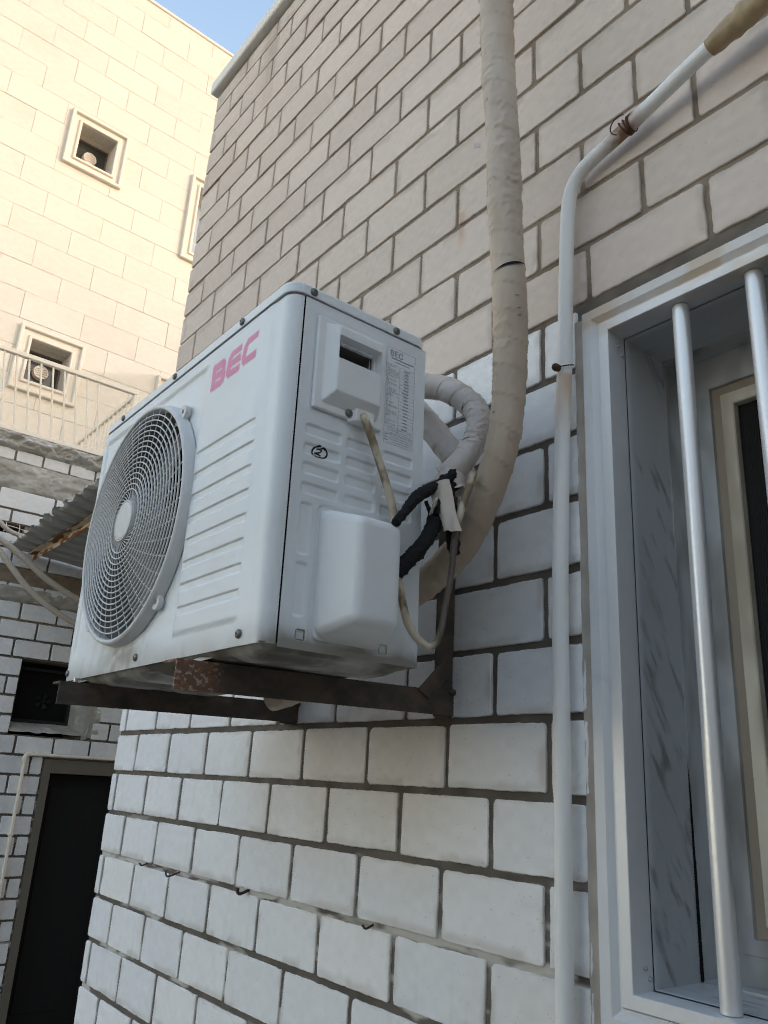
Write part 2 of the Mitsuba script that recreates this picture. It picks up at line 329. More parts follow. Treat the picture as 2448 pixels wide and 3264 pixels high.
def brick(u0, u1, z0, z1, d, rng, step=0.014, amp=0.0012, rad=(0.003, 0.010), ch=0.0028):
    """a brick face in local (u, z, out): rough outline, chamfered edge, slightly uneven face"""
    w, h = u1-u0, z1-z0
    pts = []
    R = [min(rng.uniform(*rad), 0.4*min(w, h)) for _ in range(4)]
    corners = [(u0, z0, 180), (u1, z0, 270), (u1, z1, 0), (u0, z1, 90)]
    for k, (cx, cz, a0) in enumerate(corners):
        r = R[k]; ox = cx + (r if cx == u0 else -r); oz = cz + (r if cz == z0 else -r)
        for t in np.linspace(0, 90, 4):
            a = math.radians(a0+t); pts.append((ox+r*math.cos(a), oz+r*math.sin(a)))
    ring = []
    for k in range(len(pts)):
        p, q = np.array(pts[k]), np.array(pts[(k+1) % len(pts)])
        L = np.linalg.norm(q-p); m = max(1, int(L/step))
        for t in range(m): ring.append(p+(q-p)*t/m)
    ring = np.array(ring); n = len(ring)
    c = np.array([(u0+u1)/2, (z0+z1)/2])
    inn = c-ring; inn /= np.linalg.norm(inn, axis=1, keepdims=True)
    inn2 = np.sign(c-ring)*np.minimum(1, np.abs(c-ring)/np.array([w, h])*2)**6
    nz = rng.standard_normal(n)*amp*0.6 + np.interp(np.arange(n), np.linspace(0, n, 14), rng.standard_normal(14)*amp)
    ring = ring + inn2*np.abs(nz)[:, None]
    def inset(k): return c + (ring-c)*np.array([1-2*k/w, 1-2*k/h])
    o = rng.normal(0, 0.0007); tu, tz = np.clip(rng.normal(0, 0.0011, 2), -.002, .002)
    def lay(P, out, tilt=1.0): return np.c_[P, out + tilt*(tu*(P[:, 0]-c[0])/w + tz*(P[:, 1]-c[1])/h)]
    V = np.vstack([lay(ring, np.zeros(n), 0), lay(ring, np.full(n, d-ch+o)), lay(inset(ch), np.full(n, d+o)), lay(c[None], np.array([d+o]))])
    j = np.arange(n); j2 = (j+1) % n; F = []
    for a in (0, n):
        F += [np.c_[a+j, a+j2, a+n+j2], np.c_[a+j, a+n+j2, a+n+j]]
    F.append(np.c_[2*n+j, 2*n+j2, np.full(n, 3*n)])
    return trimesh.Trimesh(V, np.vstack(F), process=False)
def proj(P):
    v = np.asarray(P, float)-cam; r2 = math.cos(ROLL)*_r + math.sin(ROLL)*_u
    z = v @ _f; return np.stack([1224+FPX*(v @ r2)/z, 1632-FPX*(v @ _up)/z], -1), z

# ---------------------------------------------------------------- ground
k = add('ground', bx(-60, 60, -60, 60, GZ-0.3, GZ), 'm_ground'); labels[k] = {'kind': 'structure'}

# ---------------------------------------------------------------- the brick house on the right
HOUSE = 'brick_house'
thing(HOUSE, 'brick house corner with beige bricks above white painted bricks, carrying the outdoor unit', 'house')
WX0, WX1, ZT = -2.80, 2.6, 2.92
win = sbox(-0.800, 0.236, -0.288, 0.834)                       # hole in the masonry behind the marble surround
front = sbox(WX0, WX1, GZ, ZT).difference(win)
parts = [mapmesh(extrude(front, 0.24), lambda v: np.c_[v[:, 0], v[:, 2]+0.006, v[:, 1]])]
parts.append(bx(WX0, WX0+0.24, 0.2465, 9.0, GZ, ZT))
parts.append(bx(WX1-0.24, WX1, 0.2465, 9.0, GZ, ZT))
parts.append(bx(WX0+0.24, WX1-0.24, 0.2465, 9.0, ZT-0.4, ZT-0.2))
parts.append(bx(WX0+0.24, WX1-0.24, 8.76, 9.0, GZ, ZT-0.401))
WALL = add(HOUSE+'__wall', cat(parts), 'm_render')
# mortar skin with small relief, open at the window
gx = np.arange(WX0+0.004, 1.2, 0.0125); gz = np.arange(GZ, ZT, 0.0125)
X, Zg = np.meshgrid(gx, gz, indexing='ij')
q = np.stack([X*38, X*0, Zg*38], -1)
dep = -0.0012 - 0.0022*meshkit.fbm(q, 3, 4) - 0.0012*(Zg < -0.02)*meshkit.noise(np.stack([X*14, X*0, Zg*45], -1), 9)
cx, cz = X[:-1, :-1]+0.006, Zg[:-1, :-1]+0.006
keep = ~((cx > -0.800) & (cx < 0.236) & (cz > -0.288) & (cz < 0.834))
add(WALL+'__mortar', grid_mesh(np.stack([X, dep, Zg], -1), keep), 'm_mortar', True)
rng = np.random.default_rng(11)
JD = {-13: 2.2911, -12: 2.1854, -11: 2.0685, -10: 1.9615, -9: 1.846, -8: 1.7376, -7: 1.6276, -6: 1.5112, -5: 1.3939, -4: 1.2767, -3: 1.1634, -2: 1.045, -1: .9289, 0: .8128,
      1: .6927, 2: .5773, 3: .4617, 4: .345, 5: .2305, 6: .1148, 7: -.0019, 8: -.118, 9: -.2352, 10: -.3507, 11: -.4663, 12: -.5854, 13: -.7015, 14: -.8175, 15: -.9335, 16: -1.05, 17: -1.166, 18: -1.282, 19: -1.398,
      -14: 2.401, -15: 2.511, -16: 2.615, -17: 2.699}
PH = {0: .72, -1: .23, -2: .69, -3: .21, -4: .70, -5: .18, -6: .69, -7: .19, -8: .68, 1: .26, 2: .75, 3: .28, 4: .76, 5: .26, 6: .77, 7: .28, 8: .75, 9: .25, 10: .74, 11: .25, 12: .74}
allb = []
for row in range(-16, 19):                                      # row n lies between joints n-1 and n
    zt, zb = JD[row-1]*1.08, JD[row]*1.08
    white = row >= 1
    ph = PH.get(row, (0.25 if row % 2 else 0.75) if white else (0.20 if row % 2 else 0.69))
    edges = [WX0-0.004] + [x for x in (ph+np.arange(-14, 6))*BB if WX0+0.03 < x < 1.15] + [1.2]
    for a, b in zip(edges[:-1], edges[1:]):
        ja = (0.0047 if white else 0.0041) + abs(rng.normal(0, 0.0007)); jb = (0.0047 if white else 0.0041) + abs(rng.normal(0, 0.0007)); jz = 0.0060 if white else 0.0050
        u0, u1 = a + (ja if a > WX0 else 0), b - jb
        z0, z1 = zb + jz + rng.normal(0, 0.0006), zt - jz + rng.normal(0, 0.0006)
        if zb < 0.84 and zt > -0.29:                            # beside the window
            if u0 > -0.9 and u1 < 0.3: continue
            if u0 < -0.9 < u1 or (u0 <= -0.835 and u1 > -0.835): u1 = min(u1, -0.834+rng.normal(0, 0.0015))
            elif u1 > 0.27 and u0 < 0.27: u0 = 0.27
            if u1-u0 < 0.02: continue
        near = abs(a+b)/2 < 1.9 and zb < 1.5
        m = brick(u0, u1, z0, z1, 0.0068, rng, 0.010 if near else 0.02, 0.0009 if white else 0.0009, (0.003, 0.010), 0.0015)
        m = mapmesh(m, lambda v: np.c_[v[:, 0], -v[:, 2], v[:, 1]])
        c = np.array([(u0+u1)/2, -0.007, (z0+z1)/2]); pc, zc = proj(c)
        vis = zc > 0 and -150 < pc[0] < 2600 and -150 < pc[1] < 3400
        allb.append((0 if vis else 1, np.linalg.norm(c-cam), white, m))
allb.sort(key=lambda t: t[:2])
rest = {True: [], False: []}
for i, (v, d, white, m) in enumerate(allb):
    if i < 299 and v == 0: add(WALL+'__brick', m, 'm_brick_white' if white else 'm_brick_beige')
    else: rest[white].append(m)
for wflag, base in ((False, 'upper_bricks'), (True, 'lower_bricks')):
    if rest[wflag]: stuff(add(WALL+'__'+base, cat(rest[wflag]), 'm_brick_white' if wflag else 'm_brick_beige'))
# light mortar between the brick ends and the window surround
jl = np.linspace(-0.31, 0.846, 90)
jm = np.array([[(x, -0.0062+0.0022*meshkit.fbm(np.array([[x*90, 1., z*40]]), 3, 6)[0]*(1 if i in (1, 2) else -1.5), z) for i, x in enumerate((-0.8365-0.002*meshkit.noise(np.array([[z*70, 0, 0]]))[0], -0.831, -0.823, -0.8185))] for z in jl])
bsdf('m_pointing', proc(lambda p, n, uv: mix((0.30, 0.265, 0.225), (0.47, 0.43, 0.385), fbm(p.x*40, p.y*40, p.z*25))), 0.95, 0.1)
add(WALL+'__pointing', grid_mesh(jm), 'm_pointing', True)
# coping of the parapet: front run and return along the side
cp = hull([(x, y, z) for x in (WX0-0.018, WX1) for y in (-0.026, 0.30) for z in (2.937, 2.985)] + [(x, y, 3.0) for x in (WX0, WX1) for y in (-0.008, 0.28)], 0.010, 2)
cp2 = hull([(x, y, z) for x in (WX0-0.018, WX0+0.30) for y in (0.322, 9.0) for z in (2.937, 2.985)] + [(x, y, 3.0) for x in (WX0, WX0+0.28) for y in (0.322, 9.0)], 0.010, 2)
add(HOUSE+'__coping', cat([cp, cp2]), 'm_coping', 35)
# block out of sight behind the parapet, placed to shade the lower cream facade
add(HOUSE+'__unseen_block', bx(-2.7, 5.2, 6.2, 9.6, ZT, 5.79, 0.02), 'm_render')

# unseen walls outside the frame, placed to darken the window and right side
add(HOUSE+'__unseen_wall', cat([bx(-1.2, 5.0, -4.45, -4.2, GZ, 1.7, 0.01), bx(WX1-.25, WX1, -4.199, -0.02, GZ, 2.3, 0.01)]), 'm_render')
# ---- window of the house: marble surround, aluminium angle frame, bars, inner frame, insect screen
WIN = HOUSE+'__window'
def ringpoly(x0, x1, z0, z1, w): return sbox(x0, x1, z0, z1).difference(sbox(x0+w, x1-w, z0+w, z1-w))
def wally(m, y): return mapmesh(m, lambda v: np.c_[v[:, 0], y - v[:, 2], v[:, 1]])
def frame_profile(x0, x1, z0, z1, prof):
    """sweep a profile [(inset, y)] round the rectangle with mitred corners"""
    V, F = [], []
    for ins, y in prof:
        V += [(x0+ins, y, z0+ins), (x1-ins, y, z0+ins), (x1-ins, y, z1-ins), (x0+ins, y, z1-ins)]
    for k in range(len(prof)-1):
        for j in range(4):
            j2 = (j+1) % 4; a = 4*k; F.append((a+j, a+j2, a+4+j2, a+4+j))
    F = np.array(F); return trimesh.Trimesh(np.array(V), np.vstack([F[:, [0, 1, 2]], F[:, [0, 2, 3]]]), process=False)
scene_w = add(HOUSE+'__window', frame_profile(-0.819, 0.255, -0.307, 0.853, [(0, 0.006), (0, -0.010), (0.002, -0.012), (0.020, -0.012), (0.030, -0.004), (0.034, -0.004), (0.034, 0.02)]), 'm_marble')
add(WIN+'__frame', frame_profile(-0.783, 0.219, -0.271, 0.817, [(0, 0.02), (0, -0.0085), (0.001, -0.0095), (0.018, -0.0095), (0.019, -0.0085), (0.019, 0.039)]), 'm_alum')
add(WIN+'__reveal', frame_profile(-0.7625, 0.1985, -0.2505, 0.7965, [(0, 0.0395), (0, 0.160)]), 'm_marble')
add(WIN+'__sub_frame', frame_profile(-0.764, 0.20, -0.252, 0.798, [(0, 0.160), (0.004, 0.160), (0.004, 0.203)]), 'm_frame_inner')
add(WIN+'__inner_frame', frame_profile(-0.764, 0.20, -0.252, 0.798, [(0, 0.203), (0.044, 0.203), (0.045, 0.201), (0.067, 0.201), (0.068, 0.21)]), 'm_frame_inner')
add(WIN+'__inner_rail', frame_profile(-0.764, 0.20, -0.252, 0.798, [(0.068, 0.208), (0.084, 0.208), (0.085, 0.214)]), 'm_frame_bronze')
add(WIN+'__sash', frame_profile(-0.764, 0.20, -0.252, 0.798, [(0.085, 0.211), (0.086, 0.204), (0.107, 0.204), (0.109, 0.206), (0.109, 0.235)]), 'm_sash')
screen = [bx(-0.66, 0.10, 0.2215, 0.2225, -0.15, 0.70)]
add(WIN+'__screen', screen[0], 'm_mesh')
thr = [bx(x, x+0.0012, 0.2195, 0.2210, -0.15, 0.70) for x in np.arange(-0.654, 0.09, 0.0045)]
stuff(add(WIN+'__screen_wires', cat(thr), 'm_dark'))
# bubbled protective film on the inner frame
fv = []
rg = np.random.default_rng(5)
for k in range(130):
    z = -0.24+k*0.0078; wdt = 0.026+0.003*math.sin(k*0.11)+rg.normal(0, 0.0016)
    fv.append([(-0.7595, 0.2018, z), (-0.7595+wdt*0.5, 0.2008-abs(rg.normal(0, 0.0010)), z+rg.normal(0, 0.002)), (-0.7595+wdt, 0.2005-abs(rg.normal(0, 0.0018)), z), (-0.7595+wdt+.0035+rg.normal(0, .0012), 0.1985-abs(rg.normal(0, 0.0015)), z+rg.normal(0, .003))])
bsdf('m_film', (0.55, 0.57, 0.58), 0.10, 0.9)
add(WIN+'__film', grid_mesh(np.array(fv)), 'm_film')
for x in np.arange(-0.6365, 0.18, 0.1285):
    add(WIN+'__bar', tube(np.linspace((x, 0.019, -0.2505), (x, 0.019, 0.7965), 4), 0.0138, 24), 'm_bar', 40)
add(WIN+'__sealant_gap', hull([(-0.7632, 0.158, 0.085), (-0.7605, 0.1575, 0.02), (-0.7605, 0.1610, 0.0), (-0.7590, 0.1570, -0.249), (-0.7590, 0.1615, -0.249), (-0.7632, 0.1570, -0.249), (-0.7632, 0.1615, -0.249)]), 'm_black')
for x, z in ((-0.7625, 0.775), (-0.7625, 0.760), (-0.7625, -0.222), (-0.7625, -0.236)):
    m = trimesh.creation.icosphere(subdivisions=2, radius=0.0032); m.apply_translation((x, 0.020 if abs(z) in (0.775, 0.222) else 0.030, z)); add(WIN+'__rivet', m, 'm_zinc', True)

# ---------------------------------------------------------------- air conditioner outdoor unit
AC = 'air_conditioner'
thing(AC, 'white air conditioner outdoor unit with round fan grille and pink lettering on the wall bracket', 'air conditioner')
def A(m): return mapmesh(m, lambda v: AO + (SC*v) @ AM.T)
def aadd(part, m, b, smooth=30, **k): return add(AC+'__'+part, A(m), b, smooth, **k)
FU, FWc, FR = 0.341, 0.352, 0.283
def front_h(u, w):
    recA = sm(.016, .026, u)*(1-sm(.612, .65, u))*(1-sm(.655, .666, w))*sm(.02, .09, w)
    h = -0.006*recA
    h = h + 0.0045*(1-sm(.872, .91, u))*sm(.043, .056, w)*sm(.618, .628, u)*(1-sm(.46, .56, w))
    h = h - 0.0020*sm(.905, .93, u)
    for k in range(8):
        wi = .105+.0487*k
        h = h - 0.0036*sm(wi-.0195, wi-.0150, w)*(1-sm(wi-.0022, wi, w))*sm(.634, .642, u)*(1-sm(.884, .893, u))
    return h
RC = 0.030
us = np.r_[np.array([0.0]), np.arange(0.004, AW-RC, 0.0042)]
ws = np.unique(np.round(np.r_[np.arange(0, 0.690, 0.0038), np.concatenate([[.105+.0487*k-.0195, .105+.0487*k-.015, .105+.0487*k-.0022, .105+.0487*k] for k in range(8)]), 0.690], 5))
cols = []
for u in us: cols.append(np.c_[np.full(len(ws), u), -front_h(np.full(len(ws), u), ws), ws])
hb = -front_h(np.full(len(ws), AW-RC-1e-4), ws)
for a in np.linspace(0, PI/2, 12):
    cols.append(np.c_[np.full(len(ws), AW-RC+RC*math.sin(a))-hb*math.sin(a), RC-RC*math.cos(a)+hb*math.cos(a), ws])
cols.append(np.c_[np.full(len(ws), AW), np.full(len(ws), RC+0.0012), ws]-np.c_[hb, hb*0, hb*0])
cols.insert(0, np.c_[np.zeros(len(ws)), np.full(len(ws), 0.30), ws])
G = np.array(cols)
cc = 0.25*(G[:-1, :-1]+G[1:, :-1]+G[1:, 1:]+G[:-1, 1:])
keep = ~((np.hypot(cc[..., 0]-FU, cc[..., 2]-FWc) < FR) & (cc[..., 1] < 0.03) & (cc[..., 0] > 0.01))
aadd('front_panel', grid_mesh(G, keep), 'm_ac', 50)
# side panel with pressed slots
def rrect(v, w, v0, v1, w0, w1, r, e):
    x = np.abs(v-(v0+v1)/2)-(v1-v0)/2+r; y = np.abs(w-(w0+w1)/2)-(w1-w0)/2+r
    d = np.hypot(np.maximum(x, 0), np.maximum(y, 0))+np.minimum(np.maximum(x, y), 0)-r
    return 1-sm(-e, 0, d)
def side_h(v, w):
    h = 0*v
    for v0, v1 in ((.055, .140), (.152, .228), (.241, .322)):
        for wt in (.424, .385, .346, .306): h = h - 0.0036*rrect(v, w, v0, v1, wt-.0245, wt, .007, .0038)
    for w0, w1 in ((.166, .267), (.053, .153)): h = h - 0.0036*rrect(v, w, .057, .084, w0, w1, .007, .0038)
    for v0, v1, w0, w1 in ((.068, .088, .013, .032), (.255, .274, .012, .031)): h = h - 0.004*rrect(v, w, v0, v1, w0, w1, .003, .003)
    h = h - 0.0022*rrect(v, w, .058, .236, .455, .665, .006, .004)
    h = h - 0.0022*rrect(v, w, .094, .262, .008, .272, .02, .004)
    return h
vs = np.arange(0.0335, AT+1e-6, 0.0021); vs[-1] = AT
wv = np.linspace(-0.004, 0.690, 300)
V2, W2 = np.meshgrid(vs, wv, indexing='ij')
vc_, wc_ = .5*(V2[:-1, :-1]+V2[1:, 1:]), .5*(W2[:-1, :-1]+W2[1:, 1:])
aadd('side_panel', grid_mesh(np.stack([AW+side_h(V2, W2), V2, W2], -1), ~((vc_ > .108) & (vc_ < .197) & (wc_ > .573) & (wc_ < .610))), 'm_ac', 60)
# the rest of the casing: back, left, bottom
aadd('casing', cat([bx(0.001, AW-0.006, AT-0.004, AT, -0.004, .690), bx(0.001, 0.004, .03, AT-.004, -.004, .69)]), 'm_ac', False)
aadd('seam_shadow_liner', bx(0.006, AW-0.006, 0.006, AT-0.006, .6905, .6950), 'm_dark', False) if False else None
def f_pan(p, n, uv):
    a = fbm(p.x*9, p.y*9, p.z*9); b = fbm(p.x*35, p.y*35, p.z*35)
    return mix((0.11, 0.095, 0.075), (0.40, 0.385, 0.35), smoothstep(0.35, 0.68, 0.7*a+0.3*b))
bsdf('m_pan', proc(f_pan), 0.6, 0.3)
pu = np.r_[0.006, 0.012, np.linspace(0.02, AW-0.02, 150), AW-0.012, AW-0.006]; pv = np.r_[0.004, 0.010, np.linspace(0.02, AT-0.01, 40), AT-0.004]
PU, PV = np.meshgrid(pu, pv, indexing='ij')
edge = np.minimum(np.minimum(PU-0.006, AW-0.006-PU), np.minimum(PV-0.004, AT-0.004-PV))
rib = sm(.35, .75, .5+.5*np.cos(2*PI*(PU-.07)/.165))*sm(.0, .04, edge)*(1-.5*sm(.14, .17, PV)*(1-sm(.19, .22, PV)))
PW = 0.003 - 0.012*sm(0, .016, edge) - 0.011*rib + 0.003*(meshkit.fbm(np.stack([PU*9, PV*9, PV*0], -1), 2, 3)-.5)*sm(0, .03, edge)
aadd('base_pan', grid_mesh(np.stack([PU, PV, PW], -1)), 'm_pan', 60)
# lid
def rr_outline(x0, x1, y0, y1, r, n=9):
    P = []
    for cx, cy, a0 in ((x1-r, y0+r, -90), (x1-r, y1-r, 0), (x0+r, y1-r, 90), (x0+r, y0+r, 180)):
        for t in np.linspace(0, 90, n):
            a = math.radians(a0+t); P.append((cx+r*math.cos(a), cy+r*math.sin(a)))
    return np.array(P)
def slab(x0, x1, y0, y1, r, prof):
    L = [np.c_[rr_outline(x0-o, x1+o, y0-o, y1+o, max(r+o, .001)), np.full(36, z)] for o, z in prof]
    n = 36; V = np.vstack(L+[[[(x0+x1)/2, (y0+y1)/2, prof[0][1]], [(x0+x1)/2, (y0+y1)/2, prof[-1][1]]]])
    F = []; j = np.arange(n); j2 = (j+1) % n
    for k in range(len(L)-1): F += [np.c_[k*n+j, k*n+j2, (k+1)*n+j2], np.c_[k*n+j, (k+1)*n+j2, (k+1)*n+j]]
    F.append(np.c_[np.full(n, len(L)*n), j2, j]); F.append(np.c_[np.full(n, len(L)*n+1), (len(L)-1)*n+j, (len(L)-1)*n+j2])
    return trimesh.Trimesh(V, np.vstack(F), process=False)
aadd('lid', slab(0.0, AW, 0.0, AT+.002, .030, [(-.02, .6932), (.003, .6932), (.0036, .694), (.0036, .711), (.002, .7155), (-.003, .7188), (-.012, .7205), (-.03, .7212)]), 'm_ac', 40)
aadd('lid_gap_shadow', slab(0.006, AW-0.006, 0.012, AT-.01, .025, [(0, 0.684), (0, 0.6940)]), 'm_dark', False)  # dark core put in as the shadow line of the gap under the lid
# fan well, coil, fan
def lathe(prof, n=96):
    th = np.linspace(0, 2*PI, n, endpoint=False)
    V = np.array([[(FU+r*math.cos(t), v, FWc+r*math.sin(t)) for t in th] for r, v in prof])
    V = np.concatenate([V, V[:, :1]], 1); return grid_mesh(V)
bsdf('m_well', (0.16, 0.16, 0.155), 0.6, 0.3)
aadd('fan_well', lathe([(.284, .004), (.276, .02), (.270, .06), (.272, .13)]), 'm_well', 60)
aadd('coil', bx(.02, .70, .19, .215, .02, .68), 'm_coil', False)
fn = []
for b in range(4):
    rows = []
    for t in np.linspace(0, 1, 9):
        row = []
        for r in np.linspace(.055, .255, 9):
            a = b*PI/2 + 0.35 + (t-.5)*1.15*(0.75+0.8*(r/.255)) + 0.5*r
            row.append((FU+r*math.cos(a), .055+.085*t*(0.9-.25*r/.255), FWc+r*math.sin(a)))
        rows.append(row)
    fn.append(grid_mesh(np.array(rows)))
FAN = aadd('fan', cat(fn+[lathe([(.001, .035), (.045, .037), (.058, .05), (.058, .15)])]), 'm_fan', 40)
# round grille
def dome(r): return -.035+.013*(r/.28)**2
GR = aadd('fan_grille', lathe([(.2965, .004), (.2955, -.010), (.2935, -.019), (.2895, -.0235), (.2845, -.0235), (.2815, -.0205), (.2805, -.010), (.2805, .004)], 128), 'm_grille', 50)
for r in np.linspace(.079, .2675, 15):
    v = dome(r); add(GR+'__ring', A(lathe([(r-.0014, v+.0006), (r-.0006, v), (r+.0006, v), (r+.0014, v+.0006), (r+.0014, v+.0031), (r-.0014, v+.0031), (r-.0014, v+.0006)], 96)), 'm_grille', 40)
for k in range(40):
    rr = np.linspace(.048, .281, 12); a0 = 2*PI*k/40
    an = a0 - 0.9*np.exp(-(rr-.048)/.035) + 0.30*((rr-.05)/.23)
    add(GR+'__spoke', A(tube(np.c_[FU+rr*np.cos(an), dome(rr)+.0035, FWc+rr*np.sin(an)], .0012, 6)), 'm_grille', True)
add(GR+'__hub', A(lathe([(.001, -.0385), (.040, -.0380), (.0455, -.0368), (.0465, -.0350), (.0475, -.0372), (.0505, -.0368), (.051, -.030), (.051, -.024), (.001, -.024)], 64)), 'm_grille', 35)
for du, dw in ((.209, .222), (.199, -.222), (-.205, .222), (-.205, -.222)):
    a = math.atan2(dw, du); R0 = math.hypot(du, dw)
    lug = LineString([(FU+.285*math.cos(a), FWc+.285*math.sin(a)), (FU+du, FWc+dw)]).buffer(.017)
    hole = LineString([(FU+du, FWc+dw), (FU+du+1e-5, FWc+dw)]).buffer(.006)
    m = extrude(lug.difference(hole), .011); add(GR+'__lug', A(mapmesh(m, lambda v: np.c_[v[:, 0], -.0105+v[:, 2], v[:, 1]])), 'm_grille', 30)
# screws
def screw(c, nrm, r=.0085):
    nrm = np.array(nrm, float); nrm /= np.linalg.norm(nrm); a = np.cross(nrm, [0.1, 0.2, 0.95]); a /= np.linalg.norm(a); b = np.cross(nrm, a)
    prof = [(r, 0), (r, .25*r), (.85*r, .5*r), (.5*r, .68*r), (.3*r, .7*r), (.25*r, .45*r), (.001*r, .45*r)]
    th = np.linspace(0, 2*PI, 19)
    V = np.array([[np.array(c)+a*q*math.cos(t)+b*q*math.sin(t)+nrm*h for t in th] for q, h in prof]); return grid_mesh(V)
for c, nn in (((.45, 0, .021), (0, -1, 0)), ((.008, 0, .020), (0, -1, 0)), ((.906, 0, .021), (0, -1, 0)), ((.133, -.0036, .703), (0, -1, 0)), ((.459, -.0036, .703), (0, -1, 0)), ((.791, -.0036, .703), (0, -1, 0)),
              ((AW+.0036, .048, .703), (1, 0, 0)), ((AW+.0036, .261, .703), (1, 0, 0))):
    aadd('screw', screw(c, nn), 'm_screw', 35)
# lettering on the front
def P_(s): return Polygon(s)
Bl = P_([(.664, .585), (.665, .644), (.667, .648), (.712, .648), (.720, .643), (.724, .633), (.7225, .619), (.7262, .610), (.7255, .600), (.721, .590), (.709, .585)]).difference(P_([(.683, .623), (.683, .630), (.705, .630), (.709, .6275), (.707, .623)])).difference(P_([(.682, .6005), (.682, .608), (.705, .608), (.708, .605), (.706, .6005)]))
El = P_([(.743, .589), (.735, .596), (.732, .609), (.737, .636), (.748, .649), (.792, .650), (.793, .637), (.758, .637), (.750, .631), (.751, .627), (.790, .629), (.792, .613), (.752, .612), (.749, .610), (.751, .604), (.790, .604), (.789, .590)])
Cl = P_([(.808, .593), (.801, .602), (.799, .616), (.806, .640), (.819, .651), (.860, .652), (.859, .640), (.823, .638), (.819, .633), (.814, .617), (.816, .610), (.819, .608), (.857, .609), (.856, .594)])
def front_flat(poly, v0, th): return mapmesh(extrude(poly, th), lambda v: np.c_[v[:, 0], v0-v[:, 2], v[:, 1]])
LOGO = aadd('lettering', front_flat(unary_union([Bl, El, Cl]).buffer(.0028, join_style=2), .0002, .0005), 'm_pink_pale', False)
for pl in (Bl, El, Cl): add(LOGO+'__letter', A(front_flat(pl, -.0003, .0005)), 'm_pink')
# circled number in marker on the side
def side_flat(poly, u0, th): return mapmesh(extrude(poly, th), lambda v: np.c_[u0+v[:, 2], v[:, 0], v[:, 1]])
circ = LineString(catmull(np.c_[np.array([[.092, .3848], [.0866, .3829], [.0807, .3789], [.0764, .3732], [.0758, .3681], [.0779, .3638], [.0821, .362], [.0904, .3618], [.1001, .3630], [.1068, .3668], [.1101, .3734], [.1095, .3776], [.1056, .3814], [.1006, .3827], [.0958, .381]]), np.zeros(15)], 80)[:, :2]).buffer(.0017)
two = LineString(catmull(np.c_[np.array([[.0867, .3773], [.0897, .3788], [.0932, .3789], [.0967, .3775], [.0950, .3740], [.0904, .3712], [.0823, .3679]]), np.zeros(7)], 50)[:, :2]).union(LineString([(.0823, .3679), (.0886, .3676), (.0949, .3665)])).buffer(.0015)
mk = extrude(unary_union([circ, two]), .0005)
aadd('marker_number', mapmesh(mk, lambda v: np.c_[AW+side_h(v[:, 0], v[:, 1])+.0003+v[:, 2], v[:, 0], v[:, 1]]), 'm_ink', False)
for v0, v1, w0, w1 in ((.0675, .0885, .0125, .0325), (.2545, .2745, .0115, .0315)):
    aadd('knockout', side_flat(ringpoly(v0, v1, w0, w1, .0022), AW-.0025, .0022), 'm_pan', False)
# rating plate: frame lines, table rules and rows of small print
PL = aadd('rating_plate', bx(AW+.0001, AW+.0006, .240, .320, .440, .664), 'm_ac', False)
rl = [ringpoly(.241, .319, .4415, .662, .0007)]
tw = np.r_[.6305-np.arange(4)*.0105, .5885-np.arange(8)*.0092]
rr_ = []
for i, w in enumerate(np.linspace(.622, .480, 19)):
    rr_.append(sbox(.2415 if i % 3 == 0 else .277, .3185, w, w+.0006))
rr_ += [sbox(.277, .2777, .470, .622), sbox(.2545, .2551, .490, .560), sbox(.2415, .3185, .4640, .4646)]
rg = np.random.default_rng(8); tx = []
for w in np.linspace(.618, .484, 34):
    a = .243+abs(rg.normal(0, .0006))
    while a < .272:
        L = rg.uniform(.0015, .006); tx.append(sbox(a, min(a+L, .2745), w, w+.0019)); a += L+.0012
        if rg.random() < .22: break
for w in np.linspace(.6165, .4805, 19): c = .296+rg.normal(0, .001); L = rg.uniform(.004, .009); tx.append(sbox(c-L, c+L, w, w+.0028))
for w in np.linspace(.476, .446, 7): tx.append(sbox(.246+rg.uniform(0, .02), .316, w, w+.0013))
for w in (.459, .453, .447): tx.append(sbox(.243, .252, w, w+.002))
tx.append(sbox(.253, .314, .6365, .6395)); tx.append(sbox(.263, .304, .630, .6320))
add(PL+'__print', A(side_flat(unary_union(rl+rr_+tx), AW+.0006, .0002)), 'm_print')
hd = meshkit.text_mesh('BEC', .0135, .0002, bold=True); hd.apply_translation((.249, .6430, 0))
add(PL+'__heading', A(mapmesh(hd, lambda v: np.c_[AW+.0006+v[:, 2], v[:, 0], v[:, 1]])), 'm_print')
# handle cover with hand hole, upper half of the side
plate = hull([(AW+d, v, w) for d in (.0015, .006) for v in (.066, .228) for w in (.460, .655)], .003)
body = hull([(AW+.002, v, w) for v in (.083, .213) for w in (.474, .642)] + [(AW+.025, v, w) for v in (.102, .203) for w in (.498, .632)], .007, 2)
cutp = hull([(AW+d, v, w) for d in (-.02, .07) for v in (.106, .199) for w in (.573, .610)], .002)
HC = aadd('handle_cover', trimesh.boolean.difference([plate, cutp], engine='manifold'), 'm_plastic', 30)
cut = hull([(AW+d, v, w) for d, v0, v1, w0, w1 in ((-.02, .106, .199, .573, .610), (.07, .098, .206, .564, .618)) for v in (v0, v1) for w in (w0, w1)], .002)
body = trimesh.boolean.difference([body, cut], engine='manifold')
bsdf('m_grip', (0.12, 0.115, 0.105), 0.7, 0.2)
lin = cat([bx(AW-.050, AW-.048, .100, .206, .565, .618), bx(AW-.048, AW+.0015, .1045, .1060, .570, .613), bx(AW-.048, AW+.0015, .199, .2005, .570, .613), bx(AW-.048, AW+.0015, .106, .199, .6105, .612), bx(AW-.048, AW+.0015, .106, .199, .571, .5725)])
add(HC+'__hand_recess', A(lin), 'm_grip')
add(HC+'__grip', A(body), 'm_plastic', 35)
